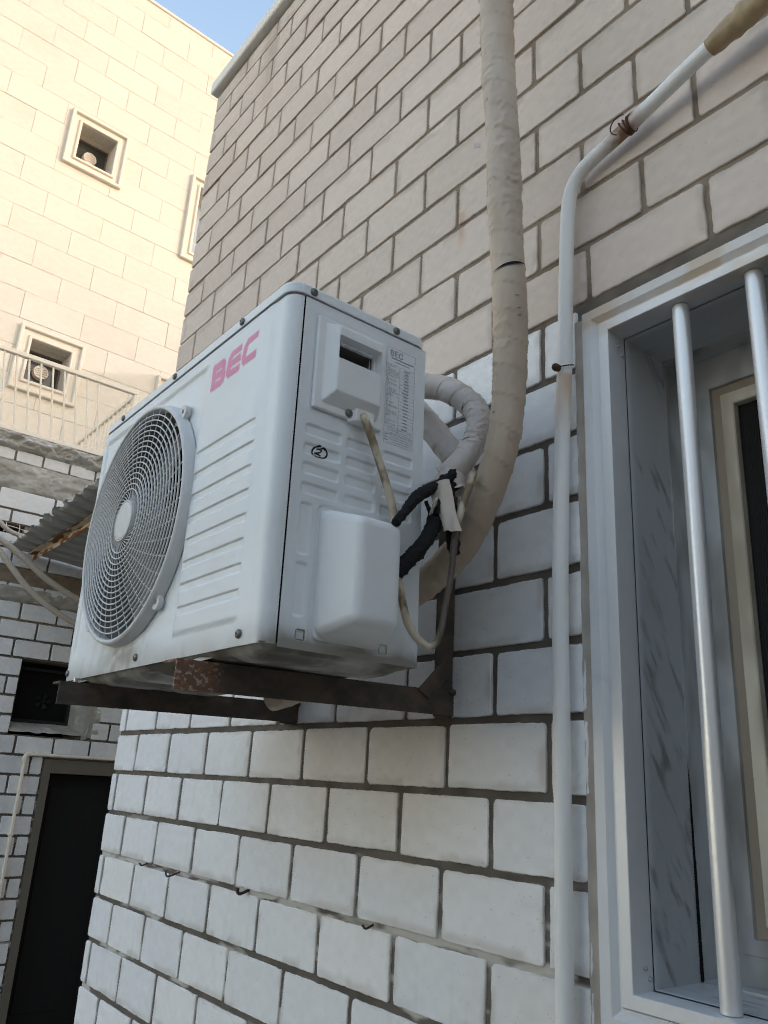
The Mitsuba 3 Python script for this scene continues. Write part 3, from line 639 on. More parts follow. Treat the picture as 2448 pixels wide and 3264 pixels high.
add(HC+'__cable_outlet', A(cat([hull([(AW+.004, v, w) for v in (.150, .206) for w in (.455, .487)] + [(AW+.015, v, w) for v in (.160, .200) for w in (.457, .480)], .004)])), 'm_plastic', 35)
add(HC+'__screw', A(screw((AW+.009, .146, .468), (1, 0, 0))), 'm_screw', 35)
# valve cover, lower half
vc = hull([(AW+.002, v, w) for v in (.126, .232) for w in (.042, .240)] + [(AW+.066, v, w) for v in (.150, .214) for w in (.060, .221)], .022, 3)
vb = hull([(AW+.001, v, w) for v in (.112, .246) for w in (.026, .252)], .0085, 2)
VC = aadd('valve_cover', vc, 'm_plastic', 45)
add(VC+'__flange', A(mapmesh(vb, lambda v: np.c_[AW+(v[:, 0]-AW)*0.45, v[:, 1], v[:, 2]])), 'm_plastic', 40)
# feet: pressed sheet strips between pan and bracket flange (world coordinates)
def foot(xc, yf, sgn):
    rows = []
    for t in np.linspace(0, 1, 14):
        y = yf + sgn*0.075*t; z = 0.1655 + 0.012*sm(.15, .75, t); hw = .030+.022*sm(.2, .9, t)
        rows.append([(xc+s*hw, y, z + (0.006*(1-s*s))*sm(.2, .6, t) - .001*abs(s)) for s in np.linspace(-1, 1, 11)])
    return grid_mesh(np.array(rows))
for xc in (-1.182, -1.715):
    add(AC+'__foot', foot(xc, -.553, 1), 'm_plastic', 50)
    add(AC+'__foot', foot(xc, -.222, -1), 'm_plastic', 50)

# ---------------------------------------------------------------- wall brackets of steel angle
def lsec(w, t, flip=1): return Polygon([(0, 0), (-w, 0), (-w, -t), (-t, -t), (-t, -w), (0, -w)])
def bracket(key, x, label):
    thing(key, label, 'bracket', 'steel angle brackets under the outdoor unit')
    m = extrude(lsec(.045, .004), .570)                           # arm: flange to -x on top, web on the +x side
    m = mapmesh(m, lambda v: np.c_[x+v[:, 0], -.002-v[:, 2], .178+v[:, 1]-.0135*(v[:, 2]/.57)])
    k = add(key+'__arm', m, 'm_rust')
    m = extrude(Polygon([(0, 0), (0, -.044), (-.004, -.044), (-.004, -.004), (-.044, -.004), (-.044, 0)]), .47)
    add(key+'__post', mapmesh(m, lambda v: np.c_[x-.0035+v[:, 0], v[:, 1]-.0085, .128+v[:, 2]]), 'm_rust')
    for zb_ in (.30, .47, .575):
        hx = mapmesh(extrude(Polygon([(.0105*math.cos(a), .0105*math.sin(a)) for a in np.linspace(0, 2*PI, 7)[:-1]]), .007), lambda v: np.c_[x-.027+v[:, 0], -.0125-v[:, 2], zb_+v[:, 1]])
        wsh = mapmesh(extrude(Polygon([(.015*math.cos(a), .015*math.sin(a)) for a in np.linspace(0, 2*PI, 20)]), .0015), lambda v: np.c_[x-.027+v[:, 0], -.0125-v[:, 2], zb_+v[:, 1]])
        add(key+'__bolt', cat([hx, wsh, rod((x-.027, -.0185, zb_), (x-.027, -.032, zb_), .0048)]), 'm_rust')
    for yy, zz in ((-.072, .170), (-.036, .200), (-.010, .176)):
        wl = trimesh.creation.icosphere(subdivisions=2, radius=1.0); wl.vertices = wl.vertices*np.array([.004, .013, .006])*(1+.25*(meshkit.noise(wl.vertices*3, 4)[:, None]-.5)) + np.array([x+.003, yy, zz]); add(key+'__weld', wl, 'm_rust', True)
    pp = hull([(x+.001+dx, *q) for dx in (0, .005) for q in ((-.100, .172), (-.074, .158), (-.045, .228), (-.022, .208))])
    add(key+'__brace', pp, 'm_rust')
bracket('wall_bracket', -1.141, 'rusty steel angle bracket under the right end of the outdoor unit')
bracket('wall_bracket_001', -1.681, 'dark steel angle bracket under the left end of the outdoor unit')
for (x, y) in ((-1.700, -.535),):
    hx = cat([mapmesh(extrude(Polygon([(.010*math.cos(a), .010*math.sin(a)) for a in np.linspace(0, 2*PI, 7)[:-1]]), .007), lambda v: v+np.array([x, y, .1535])), rod((x, y, .139), (x, y, .175), .0048)])
    add('wall_bracket_001__bolt', hx, 'm_zinc')

# ---------------------------------------------------------------- wrapped refrigerant pipes
def wrinkle(amp, pitch, seed, bend=None):
    def f(s, th, P):
        ph = (s/pitch + th/(2*PI)) % 1.0
        lap = 0.0022*(1-sm(0.0, 0.05, ph)) + 0.0012*ph
        c, n_ = np.cos(th), np.sin(th)
        warp = .35*meshkit.noise(np.stack([c*1.3, n_*1.3, s*9], -1), seed+5)
        q = np.stack([c*.9+s*5, n_*.9, s*62+1.1*n_+warp*9], -1)
        rdg = (1-np.abs(2*meshkit.noise(q, seed)-1))**5 + .6*(1-np.abs(2*meshkit.noise(q*1.9+3, seed+1)-1))**5
        side = sm(.38, .72, meshkit.noise(np.stack([c*1.1, n_*1.1, s*6.5], -1), seed+3))
        dents = meshkit.fbm(np.stack([c*1.2, n_*1.2, s*14], -1), 2, seed+7)-.5
        return amp*(rdg*(.15+1.1*side) + .35*dents) + lap
    return f
TR = [[-.8699, -.21, 1.8047, .0351], [-.8663, -.2, 1.5362, .0334], [-.8694, -.185, 1.3413, .0324], [-.8697, -.17, 1.1526, .0325], [-.8768, -.155, 1.0075, .0313], [-.8746, -.145, .8428, .032], [-.8772, -.14, .764, .031],
      [-.8797, -.14, .685, .0293], [-.8915, -.14, .5889, .029], [-.9195, -.14, .5104, .0293], [-.9488, -.14, .4591, .0295], [-.9877, -.14, .4099, .0289], [-1.0389, -.14, .376, .0281], [-1.0978, -.14, .3493, .0282], [-1.2097, -.15, .2982, .0285], [-1.3567, -.15, .226, .0285], [-1.5478, -.16, .1684, .0272]]
TR = [[-.872, -.235, 2.9, .035], [-.872, -.225, 2.3, .035]] + TR
trp = catmull(np.array(TR)*[1, 1, 1, .955], 900)
TK = 'insulated_pipe'
thing(TK, 'thick beige wrapped pipe bundle running down the brick wall and bending behind the outdoor unit', 'pipe')
TW = add(TK+'__wrapping', tube(trp, n=56, disp=wrinkle(.0021, .055, 21)), 'm_wrap', True)
# tear in the wrapping with the black foam showing, and small splits
tg, N, B = frames(trp[:, :3])
def on_trunk(z, thfun, n=14, off=.0016):
    pass
def tear(zc, a0, a1, rise, thick, name='tear'):
    """lens-shaped opening on the side of the bundle that faces the yard, black foam inside"""
    i0 = int(np.argmin(np.abs(trp[:, 2]-zc))); c = trp[i0, :3]; r = trp[i0, 3]
    rows = []
    for t in np.linspace(0, 1, 22):
        a = math.radians(a0+(a1-a0)*t); e = thick*math.sin(PI*t)**0.8*(0.35+0.65*t); dz = rise*t
        rows.append([(c[0]+(r+.0032)*math.cos(a), c[1]+(r+.0032)*math.sin(a), c[2]+dz+s*e) for s in (-1, 0, 1)])
    add(TK+'__'+name, grid_mesh(np.array(rows)), 'm_foam', True)
tear(.897, -112, 12, .018, .0040)
for zc, a in ((.84, -25), (.815, -20), (.80, -18), (.62, -95), (1.27, -100)): tear(zc, a-9, a+9, .002, .0009, 'split')
add(TK+'__loose_flap', hull([(-.9045, -.20, 1.195), (-.9155, -.205, 1.199), (-.9165, -.203, 1.190), (-.906, -.199, 1.187)], .0008), 'm_wrap_pale')

LP = [[-1.22, -.20, .775, .0223], [-1.1564, -.17, .7693, .0223], [-1.1072, -.14, .7641, .022], [-1.0785, -.12, .7566, .0219], [-1.0494, -.11, .7371, .0216], [-1.007, -.1, .6944, .0208], [-.9832, -.11, .6444, .020], [-.9806, -.13, .5972, .0193], [-.9895, -.16, .5487, .0195], [-1.0061, -.17, .5322, .021]]
thing('insulated_pipe_001', 'pale wrapped pipe looping out from behind the outdoor unit towards the thick bundle', 'pipe')
add('insulated_pipe_001__wrapping', tube(catmull(np.array(LP)*[1, 1, 1, 1.12], 320), n=44, disp=wrinkle(.0020, .045, 33)), 'm_wrap_pale', True)
lpp = catmull(np.array(LP)*[1, 1, 1, 1.12], 320)
def split_on(path, i, ang, span, thick, key, mat='m_foam', off=.0022):
    t_, n_, b_ = frames(path[:, :3]); rows = []
    e1 = np.array([0, -1., 0]); e1 = e1-t_[i]*np.dot(e1, t_[i]); e1 /= np.linalg.norm(e1); e2 = np.cross(t_[i], e1)
    for q in np.linspace(-1, 1, 12):
        a = math.radians(ang+span*q); d = e1*math.cos(a)+e2*math.sin(a)
        rows.append([path[i, :3]+d*(path[i, 3]+off)+t_[i]*(k*thick*(1-q*q)+.004*q) for k in (-1, 0, 1)])
    add(key, grid_mesh(np.array(rows)), mat, True)
for i, a, sp, th_ in ((150, 60, 22, .0012), (165, 75, 18, .0016), (182, 20, 25, .0009), (205, 50, 30, .0011), (262, -10, 24, .0010), (290, 30, 18, .0012)): split_on(lpp, i, a, sp, th_, 'insulated_pipe_001__split')
# torn skirt of wrap at the lower end
rows = []
for t in np.linspace(0, 1, 14):
    row = []
    for a in np.linspace(-2.5, 1.9, 40):
        rag = (.010*meshkit.noise(np.array([[a*4, 3., 0]]))[0])*sm(.7, 1, t)
        c = np.array([-.9945, -.165, .545])+np.array([-.004, -.006, -.046])*t
        d = np.array([math.cos(a), math.sin(a), 0])
        row.append(c + d*(.0225+.006*t*(1+.5*math.sin(3*a))) + np.array([.3*rag, 0, rag]))
    rows.append(row)
add('insulated_pipe_001__torn_end', grid_mesh(np.array(rows)), 'm_wrap_pale', True)
thing('insulated_pipe_002', 'grey wrapped pipe slanting down behind the pale loop', 'pipe')
GP = [[-1.30, -.15, .83, .027], [-1.2209, -.1, .7854, .027], [-1.1677, -.09, .7293, .0262], [-1.12, -.085, .671, .0247], [-1.0708, -.085, .6101, .0233], [-1.03, -.095, .555, .0221], [-.985, -.12, .500, .021]]
add('insulated_pipe_002__wrapping', tube(catmull(GP, 160), n=36, disp=wrinkle(.0016, .05, 41)), 'm_wrap_pale', True)
def lump(amp, seed, f=90):
    return lambda s, th, P: amp*(meshkit.fbm(P*f, 3, seed)-.45)*2
thing('foam_sleeve', 'black foam covered pipe rising from the top of the valve cover to the torn wrap', 'pipe', )
add('foam_sleeve', tube(catmull([[-.9091, -.355, .3784, .0067], [-.916, -.345, .3885, .0067], [-.9272, -.32, .4144, .0079], [-.9471, -.28, .4539, .0095], [-.9634, -.235, .4832, .0098], [-.975, -.19, .5169, .0080], [-.982, -.172, .535, .009]], 140), n=32, disp=lump(.0034, 5, 150)), 'm_foam', True)
thing('foam_sleeve_001', 'thicker lower black foam covered pipe leaving the right side of the valve cover', 'pipe')
add('foam_sleeve_001__sleeve', tube(catmull([[-.9338, -.33, .3082, .012], [-.9305, -.32, .3237, .0121], [-.9299, -.3, .3445, .0127], [-.9377, -.27, .3771, .0118], [-.9562, -.235, .4211, .0125], [-.9647, -.22, .448, .0120], [-.982, -.18, .5011, .0115], [-.985, -.16, .53, .011]], 150), n=32, disp=lump(.0042, 6, 140)), 'm_foam', True)
# a ragged hanging strip of foam between them
thing('foam_scrap', 'ragged strip of black foam hanging beside the black pipes', 'foam')
add('foam_scrap', tube(catmull([[-.958, -.205, .470, .010], [-.952, -.205, .440, .014], [-.950, -.200, .405, .012], [-.948, -.196, .372, .008]], 50), n=18, disp=lump(.0045, 9, 120)), 'm_foam', True)
for k, (P_s, r_s) in enumerate((([(-.958, -.255, .452), (-.951, -.245, .420), (-.949, -.238, .395)], .0035), ([(-.969, -.225, .490), (-.953, -.226, .475), (-.944, -.236, .452), (-.947, -.24, .43)], .0045), ([(-.975, -.205, .515), (-.958, -.205, .492), (-.951, -.206, .462)], .0055))):
    add('foam_sleeve_001__tape_strand', tube(catmull(P_s, 30), r_s, 10, disp=lump(.0016, 12+k, 200)), 'm_foam', True)
# hanging scrap of wrapping tape
flap = [(-.9755, -.23, .4866), (-.9545, -.225, .4945), (-.9396, -.215, .4956), (-.9211, -.22, .4515), (-.8999, -.225, .3958), (-.9286, -.23, .3985), (-.9465, -.235, .4426)]
L_ = np.array([(-.9745, -.236, .4866), (-.9560, -.240, .455), (-.9420, -.239, .427), (-.9285, -.238, .3985)])
R_ = np.array([(-.9396, -.222, .4956), (-.9290, -.224, .465), (-.9155, -.226, .430), (-.8999, -.228, .3958)])
rows = []
for t in np.linspace(0, 1, 26):
    a = np.array([np.interp(t*3, range(4), L_[:, k]) for k in range(3)]); b = np.array([np.interp(t*3, range(4), R_[:, k]) for k in range(3)])
    row = []
    for s in np.linspace(0, 1, 14):
        p = a+(b-a)*s; bul = .006*math.sin(PI*s)*(1-.35*t) + .0016*math.sin(9*s+7*t)
        rag = .0035*(meshkit.noise(np.array([[s*9, t*0, 2.2]]))[0]-.3)*(sm(.93, 1, t)-sm(.07, 0, t))
        row.append((p[0], p[1]-bul, p[2]-rag))
    rows.append(row)
thing('wrap_scrap', 'loose scrap of pale beige wrapping tape hanging over the black pipes', 'tape')
bsdf('m_scrap', proc(lambda p, n, uv: mix((0.48, 0.40, 0.325), (0.58, 0.50, 0.42), fbm(p.x*30, p.y*30, p.z*30))), 0.5, 0.4)
FM = np.array(rows); add('wrap_scrap', cat([grid_mesh(FM), grid_mesh(FM+np.array([0.0004, .0012, 0.0]))]), 'm_scrap', True)
thing('wrap_scrap_001', 'small torn white scrap of tape under the upper black pipe', 'tape')
add('wrap_scrap_001', hull([(-.945, -.252, .440), (-.950, -.247, .432), (-.932, -.255, .448), (-.936, -.250, .455), (-.951, -.252, .428)], .001), 'm_wrap_pale')
# power cable: from the handle cover outlet, behind the valve cover, round a loop and up to the bundle
CB = [AO+AM@(SC*np.array(q)) for q in ((AW+.020, .1740, .468), (AW+.028, .1760, .4517), (AW+.030, .198, .4064), (AW+.030, .2247, .3512), (AW+.029, .2489, .2955), (AW+.024, .262, .245), (AW+.022, .268, .20))]
thing('power_cable', 'grimy yellowed cable hanging from the handle cover down behind the valve cover', 'cable')
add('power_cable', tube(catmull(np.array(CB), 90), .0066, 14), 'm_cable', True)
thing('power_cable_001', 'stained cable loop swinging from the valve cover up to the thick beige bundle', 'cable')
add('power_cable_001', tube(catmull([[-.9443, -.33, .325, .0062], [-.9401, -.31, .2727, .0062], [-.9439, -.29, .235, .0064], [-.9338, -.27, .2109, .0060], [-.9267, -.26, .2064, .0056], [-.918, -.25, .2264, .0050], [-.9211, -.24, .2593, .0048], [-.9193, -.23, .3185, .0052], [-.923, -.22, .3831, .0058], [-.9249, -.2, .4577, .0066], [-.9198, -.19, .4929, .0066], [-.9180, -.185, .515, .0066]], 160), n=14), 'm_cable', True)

# ---------------------------------------------------------------- white drain pipe on the wall
PP = np.array([[-.868, -.03, GZ], [-.8672, -.03, -.9], [-.8668, -.03, -.3599], [-.8650, -.03, -.0268], [-.8640, -.03, .267], [-.8562, -.03, .545], [-.8446, -.03, .7594], [-.835, -.03, .9945], [-.8295, -.03, 1.0950], [-.8240, -.03, 1.128], [-.8090, -.031, 1.1525], [-.782, -.032, 1.1635], [-.7141, -.036, 1.1725], [-.6539, -.041, 1.1830], [-.5047, -.055, 1.2090], [-.3997, -.065, 1.2200], [-.20, -.08, 1.245], [.3, -.12, 1.31]])
thing('drain_pipe', 'white plastic drain pipe beside the barred window, bending away to the upper right', 'pipe')
from scipy.interpolate import PchipInterpolator
tt = np.r_[0, np.cumsum(np.linalg.norm(np.diff(PP, axis=0), axis=1))]
ts = np.unique(np.r_[np.linspace(0, tt[7], 60), np.linspace(tt[7], tt[12], 40), np.linspace(tt[12], tt[-1], 40)])
pq = PchipInterpolator(tt, PP)(np.linspace(0, tt[-1], 1500)); kk = np.hanning(61); kk /= kk.sum()
pq = np.c_[tuple(np.convolve(np.pad(pq[:, k], 30, mode='edge'), kk, 'valid') for k in range(3))]
pp = np.stack([np.interp(ts, np.linspace(0, tt[-1], 1500), pq[:, k]) for k in range(3)], -1)
add('drain_pipe__tube', tube(pp, .0138, 24), 'm_pvc', True)
tp = np.linspace(0, 1, 60)[:, None]*(np.array([-.36, -.0685, 1.2250])-np.array([-.506, -.0549, 1.2088]))+np.array([-.506, -.0549, 1.2088])
add('drain_pipe__tape', tube(np.c_[tp, .0158+.0045*meshkit.noise(np.c_[np.arange(60)*.22, np.zeros(60), np.zeros(60)], 3)+.004*np.linspace(0, 1, 60)], n=24, disp=lambda s, th, P: .0028*(meshkit.fbm(np.stack([np.cos(th), np.sin(th), s*45+th*.6], -1)*1.3, 3, 4)-.5)*2), 'm_tape', True)
# rusty wire tie at the joint
wr = []
for k, off in enumerate((-.006, -.001, .005, .011)):
    c = np.array([-.682+off, -.0388, 1.1785+off*.18]); ax = np.array([.985, -.06, .16]); ax /= np.linalg.norm(ax)
    a = np.cross(ax, [0, 0, 1]); a /= np.linalg.norm(a); b = np.cross(ax, a)
    th = np.linspace(0, 2*PI, 26); wr.append(tube(c+.0158*(np.cos(th)[:, None]*a+np.sin(th)[:, None]*b)+ax*(.004*np.sin(th+k))[:, None], .0014, 6))
wr.append(tube(catmull([(-.676, -.058, 1.190), (-.690, -.066, 1.184), (-.703, -.062, 1.170), (-.695, -.054, 1.160)], 20), .0012, 6))
wr.append(tube(catmull([(-.676, -.055, 1.165), (-.668, -.060, 1.155), (-.676, -.054, 1.150)], 14), .0012, 6))
add('drain_pipe__wire_tie', cat(wr), 'm_wire', True)
lugm = hull([(-.672, -.035, 1.200), (-.665, -.030, 1.206), (-.660, -.04, 1.198), (-.668, -.046, 1.195)], .005, 2)
add('drain_pipe__clip', lugm, 'm_pvc', 40)
nl = [rod((-.8475, -.012, .741), (-.8475, -.052, .739), .0042), hull([(-.8475, -.048, .739), (-.8475, -.053, .7388)], .0072)]
nl += [tube(catmull([(-.868, -.03, .748), (-.856, -.047, .743), (-.8475, -.049, .740), (-.838, -.047, .739), (-.826, -.028, .744)], 24), .0013, 6)]
add('drain_pipe__nail', cat(nl), 'm_wire', 30)
# nails left in one mortar joint of the lower wall
for i, (x, z, L, lab) in enumerate(((-2.433, -.254, .016, 'short bent nail in the lower mortar joint nearest the wall corner'), (-2.215, -.258, .034, 'long hooked nail in the lower mortar joint, second from the wall corner'),
                             (-1.837, -.255, .024, 'rusty hooked nail in the lower mortar joint, third from the wall corner'), (-1.356, -.257, .016, 'rusty nail stub in the lower mortar joint, fourth from the wall corner'))):
    key = 'nail' if i == 0 else f'nail_{i:03d}'
    thing(key, lab, 'nail')
    m = tube(catmull([(x, .008, z), (x-.001, -.6*L-.004, z-.001), (x-.002, -L-.006, z-.001), (x-.002, -L-.008, z+.002+(.002 if i in (1, 2) else 0)), (x-.002, -L-.008-(0 if i in (1, 2) else .003), z+.003+(.008 if i in (1, 2) else 0))], 20), .0022 if i != 2 else .0036, 8)
    add(key, m, 'm_nail', True)

# ---------------------------------------------------------------- low white building across the passage (wall plane x = -5.88)
LOW = 'low_building'
thing(LOW, 'low white brick building at the left edge with a dark doorway and rough plaster bands', 'building')
LX = -5.88
def lw(m): return mapmesh(m, lambda v: np.c_[LX+v[:, 2], v[:, 0], v[:, 1]])
door = sbox(.69, 1.62, GZ, .055); wnd = sbox(.425, .93, .195, .690); slot = sbox(-.35, .268, 1.530, 1.600)
core = sbox(-3.2, 5.2, GZ, 2.255).difference(unary_union([door, wnd, slot]))
LWALL = add(LOW+'__wall', lw(mapmesh(extrude(core, .22), lambda v: np.c_[v[:, 0], v[:, 1], v[:, 2]-.228])), 'm_mortar')
add(LOW+'__roof', bx(-8.3, LX-.23, -3.2, 5.2, 2.05, 2.255), 'm_plaster')
add(LOW+'__back', bx(-7.0, -6.9, -3.2, 5.2, GZ, 2.05), 'm_black')
rng = np.random.default_rng(23)
def lrow(zb, zt, ph, pitch=.25, u0=-.85, u1=2.1, holes=(), d=.008, jz=.0062):
    e = [x for x in ph+np.arange(-12, 20)*pitch if u0 <= x <= u1]
    for a, b in zip(e[:-1], e[1:]):
        ga = sbox(a+.006, b-.006, zb+jz, zt-jz)
        for h in holes: ga = ga.difference(h.buffer(.004, join_style=2))
        for g in getattr(ga, 'geoms', [ga]):
            if g.is_empty or g.area < 4e-4: continue
            x0, z0, x1, z1 = g.bounds
            if x1-x0 < .025 or z1-z0 < .03: continue
            add(LWALL+'__brick', lw(brick(x0, x1, z0, z1, d, rng, .03, .0018, (.003, .010), .003)), 'm_lowbrick')
H_ = (door.buffer(.002), wnd.union(sbox(.425, .97, .195, .43)), slot)
for r in range(-1, 21):
    zt = .943-.125*r+.125; zb = zt-.125
    lrow(zb, zt, .347 if r % 2 == 0 else .478-.25, holes=H_ + (sbox(.68, 1.64, -2, .080),))
lrow(1.700, 1.850, .05, .385, holes=H_); lrow(1.600, 1.700, .16, .25, holes=H_); lrow(1.425, 1.530, .10, .25, holes=H_); lrow(1.30, 1.425, .22, .25, holes=H_)
lrow(2.048, 2.145, .105, .192, d=.006)
def rough(u0, u1, z0, z1, th, seed, cell=.010, amp=.022, rag=.02):
    gu = np.arange(u0, u1, cell); gz = np.linspace(z0, z1, max(4, int((z1-z0)/cell)))
    U, Z = np.meshgrid(gu, gz, indexing='ij'); q = np.stack([U*13, Z*0, Z*20], -1)
    t = (Z-z0)/(z1-z0); env = np.clip(np.minimum(t, 1-t)*6, 0, 1)
    out = -.004 + (th + amp*(meshkit.fbm(q, 4, seed)-.42)*2)*env**.6
    edge = rag*(meshkit.fbm(np.stack([U*11, U*0, U*0+seed], -1), 3, seed)-.5)
    Zr = Z + edge*np.where(t < .5, 1, .4)*(1-env)
    return grid_mesh(np.stack([LX+out, U, Zr], -1))
add(LOW+'__plaster_band', rough(-1.4, 2.6, 1.845, 2.055, .012, 3, cell=.007, amp=.026), 'm_plaster', True)
add(LOW+'__plaster_cap', rough(-1.4, 2.6, 2.135, 2.265, .034, 8, cell=.006, amp=.075, rag=.04), 'm_plaster', True)
add(LOW+'__plaster_band', rough(-1.4, 2.6, 1.065, 1.175, .016, 13, amp=.014), 'm_plaster', True)
# doorway
DO = LOW+'__door'
add(DO, bx(LX-.165, LX-.13, .745, 1.60, GZ, -.045), 'm_doorleaf')
add(DO+'__frame', cat([bx(LX-.15, LX+.004, .690, .742, GZ, .053, .003), bx(LX-.15, LX+.004, 1.57, 1.62, GZ, .053, .003), bx(LX-.15, LX+.003, .7425, 1.5695, -.038, .053, .003)]), 'm_doorframe')
add(DO+'__panel', cat([bx(LX-.1298, LX-.124, .80, 1.12, -1.5, -.12, .004), bx(LX-.1298, LX-.124, 1.2, 1.5, -1.5, -.12, .004)]), 'm_doorleaf')
# small window niche with an exhaust fan
NW = LOW+'__window'
add(NW, cat([bx(LX-.20, LX-.19, .42, .94, .19, .70)]), 'm_black')
add(NW+'__frame', mapmesh(frame_profile(.445, .850, .285, .655, [(0, 0), (0, -.02), (.02, -.02), (.02, .01)]), lambda v: np.c_[LX-.165-v[:, 1]*-1*-1, v[:, 0], v[:, 2]]), 'm_dark')
sill = []
for t in np.linspace(0, 1, 8):
    sill.append([(LX-.19+.20*t, u, .285-.055*t*t-.02*t+.012*meshkit.noise(np.array([[u*20, t*6, 0]]))[0]) for u in np.linspace(.426, .94, 40)])
add(NW+'__sill', grid_mesh(np.array(sill)), 'm_plaster', True)
jamb = []
for t in np.linspace(0, 1, 8):
    jamb.append([(LX-.19+.20*t, .835+.10*t*t+.03*t*meshkit.noise(np.array([[z*14, t*5, 4]]))[0], z) for z in np.linspace(.20, .695, 40)])
add(NW+'__jamb', grid_mesh(np.array(jamb)), 'm_plaster', True)
add(NW+'__patch', mapmesh(rough(.905, 1.02, .20, .44, .010, 31, cell=.008, amp=.012, rag=.05), lambda v: v), 'm_plaster', True)
def fandisc(c, r, nrm_x=1, blades=5):
    ms = []
    for b in range(blades):
        a = 2*PI*b/blades
        ms.append(hull([(c[0]+dx, c[1]+q*math.cos(a+e), c[2]+q*math.sin(a+e)) for q, e, dx in ((.15*r, -.3, 0), (.15*r, .3, .004), (.9*r, -.38, 0), (.9*r, .38, .010), (r, 0, .006))]))
    ms.append(hull([(c[0]+dx, c[1]+.22*r*math.cos(t), c[2]+.22*r*math.sin(t)) for dx in (0, .014) for t in np.linspace(0, 2*PI, 14)])); return cat(ms)
add(NW+'__fan', fandisc((LX-.17, .655, .435), .055), 'm_screw_dull', 25)
# slot with slack wires
SL = LOW+'__vent_slot'
add(SL, bx(LX-.19, LX-.17, -.35, .27, 1.53, 1.60), 'm_black')
add(SL+'__wire', cat([tube(catmull([(LX+.004, -.36, 1.583), (LX+.008, -.1, 1.571), (LX+.008, .12, 1.578), (LX+.004, .275, 1.566)], 30), .003, 6), tube(catmull([(LX+.006, .135, 1.60), (LX+.010, .142, 1.57), (LX+.006, .130, 1.53)], 14), .003, 6), tube(catmull([(LX+.006, .225, 1.60), (LX+.010, .230, 1.56), (LX+.006, .226, 1.53)], 14), .003, 6)]), 'm_rail', True)

# pvc pipe round the doorway
thing('door_pipe', 'thin white plastic pipe with an elbow framing the dark doorway', 'pipe')
add('door_pipe__tube', cat([rod((LX+.03, .57, .075), (LX+.03, 2.2, .082), .011, 14), rod((LX+.03, .553, .055), (LX+.03, .553, GZ), .011, 14)]), 'm_rail', 40)
add('door_pipe__elbow', cat([tube(catmull([(LX+.03, .595, .0755), (LX+.03, .565, .073), (LX+.03, .553, .060), (LX+.03, .553, .030)], 20), .0148, 16)]), 'm_rail', 50)
add('door_pipe__clip', bx(LX+.0, LX+.044, .538, .568, -.43, -.415, .003), 'm_rail')

# railing on the low building
RLG = 'railing'
thing(RLG, 'cream painted metal railing on the roof edge of the low white building', 'railing')
RX = -5.90
add(RLG+'__top_rail', cat([bx(RX-.02, RX+.02, -1.6, .905, 2.862, 2.897, .004)]), 'm_rail')
add(RLG+'__bottom_rail', bx(RX-.016, RX+.016, -1.5, .72, 2.270, 2.300, .003), 'm_rail')
add(RLG+'__return_rail', bx(-8.02, RX-.0205, .885, .915, 2.862, 2.897, .004), 'm_rail')
add(RLG+'__return_rail', bx(-8.02, RX-.0205, .885, .915, 2.290, 2.318, .004), 'm_rail')
for y in np.arange(.143-.0872*18, .73, .0872):
    add(RLG+'__baluster', rod((RX, y, 2.298), (RX, y-.083, 2.865), .0072, 8), 'm_rail', 50)
add(RLG+'__post', bx(RX-.018, RX+.018, .872, .905, 2.258, 2.862, .003), 'm_rail')
for x in np.arange(RX-.10, -8.0, -.099):
    add(RLG+'__return_baluster', bx(x-.010, x+.010, .890, .910, 2.318, 2.862), 'm_rail')

# corrugated awning across the passage
thing('awning', 'grey corrugated sheet awning with a ragged flaking edge across the passage', 'awning')
xs_ = np.arange(-5.86, -2.815, .012); ys_ = np.r_[np.linspace(0, .06, 6), np.linspace(.08, 2.6, 30)]
rows = []
for x in xs_:
    ph = ((x+5.86)/.17) % 1; hgt = .026*(sm(.1, .22, ph)-sm(.55, .67, ph))
    jag = .030*(meshkit.fbm(np.array([[x*16, 3., 0.]]), 3, 2)[0]-.5)*2+.02*(meshkit.noise(np.array([[x*60, 1., 0.]]), 5)[0]-.5)
    rows.append([(x, .165+max(0, 1-t/.3)*jag+t, 1.425+hgt-.075*t + .006*(meshkit.noise(np.array([[x*7, t*5, 0.]]), 6)[0]-.5)) for t in ys_])
S0 = np.array(rows); add('awning__sheet', cat([grid_mesh(S0), grid_mesh(S0+np.array([0, 0, .003]))]), 'm_sheet', 40)
ml = extrude(Polygon([(0, 0), (.045, 0), (.045, -.004), (.004, -.004), (.004, -.045), (0, -.045)]), 3.02)
add('awning__support_angle', mapmesh(ml, lambda v: np.c_[-5.85+v[:, 2], .355-v[:, 0], 1.405+v[:, 1]]), 'm_angle')
add('awning__support_angle', mapmesh(ml, lambda v: np.c_[-5.85+v[:, 2], 1.6-v[:, 0], 1.312+v[:, 1]]), 'm_angle')

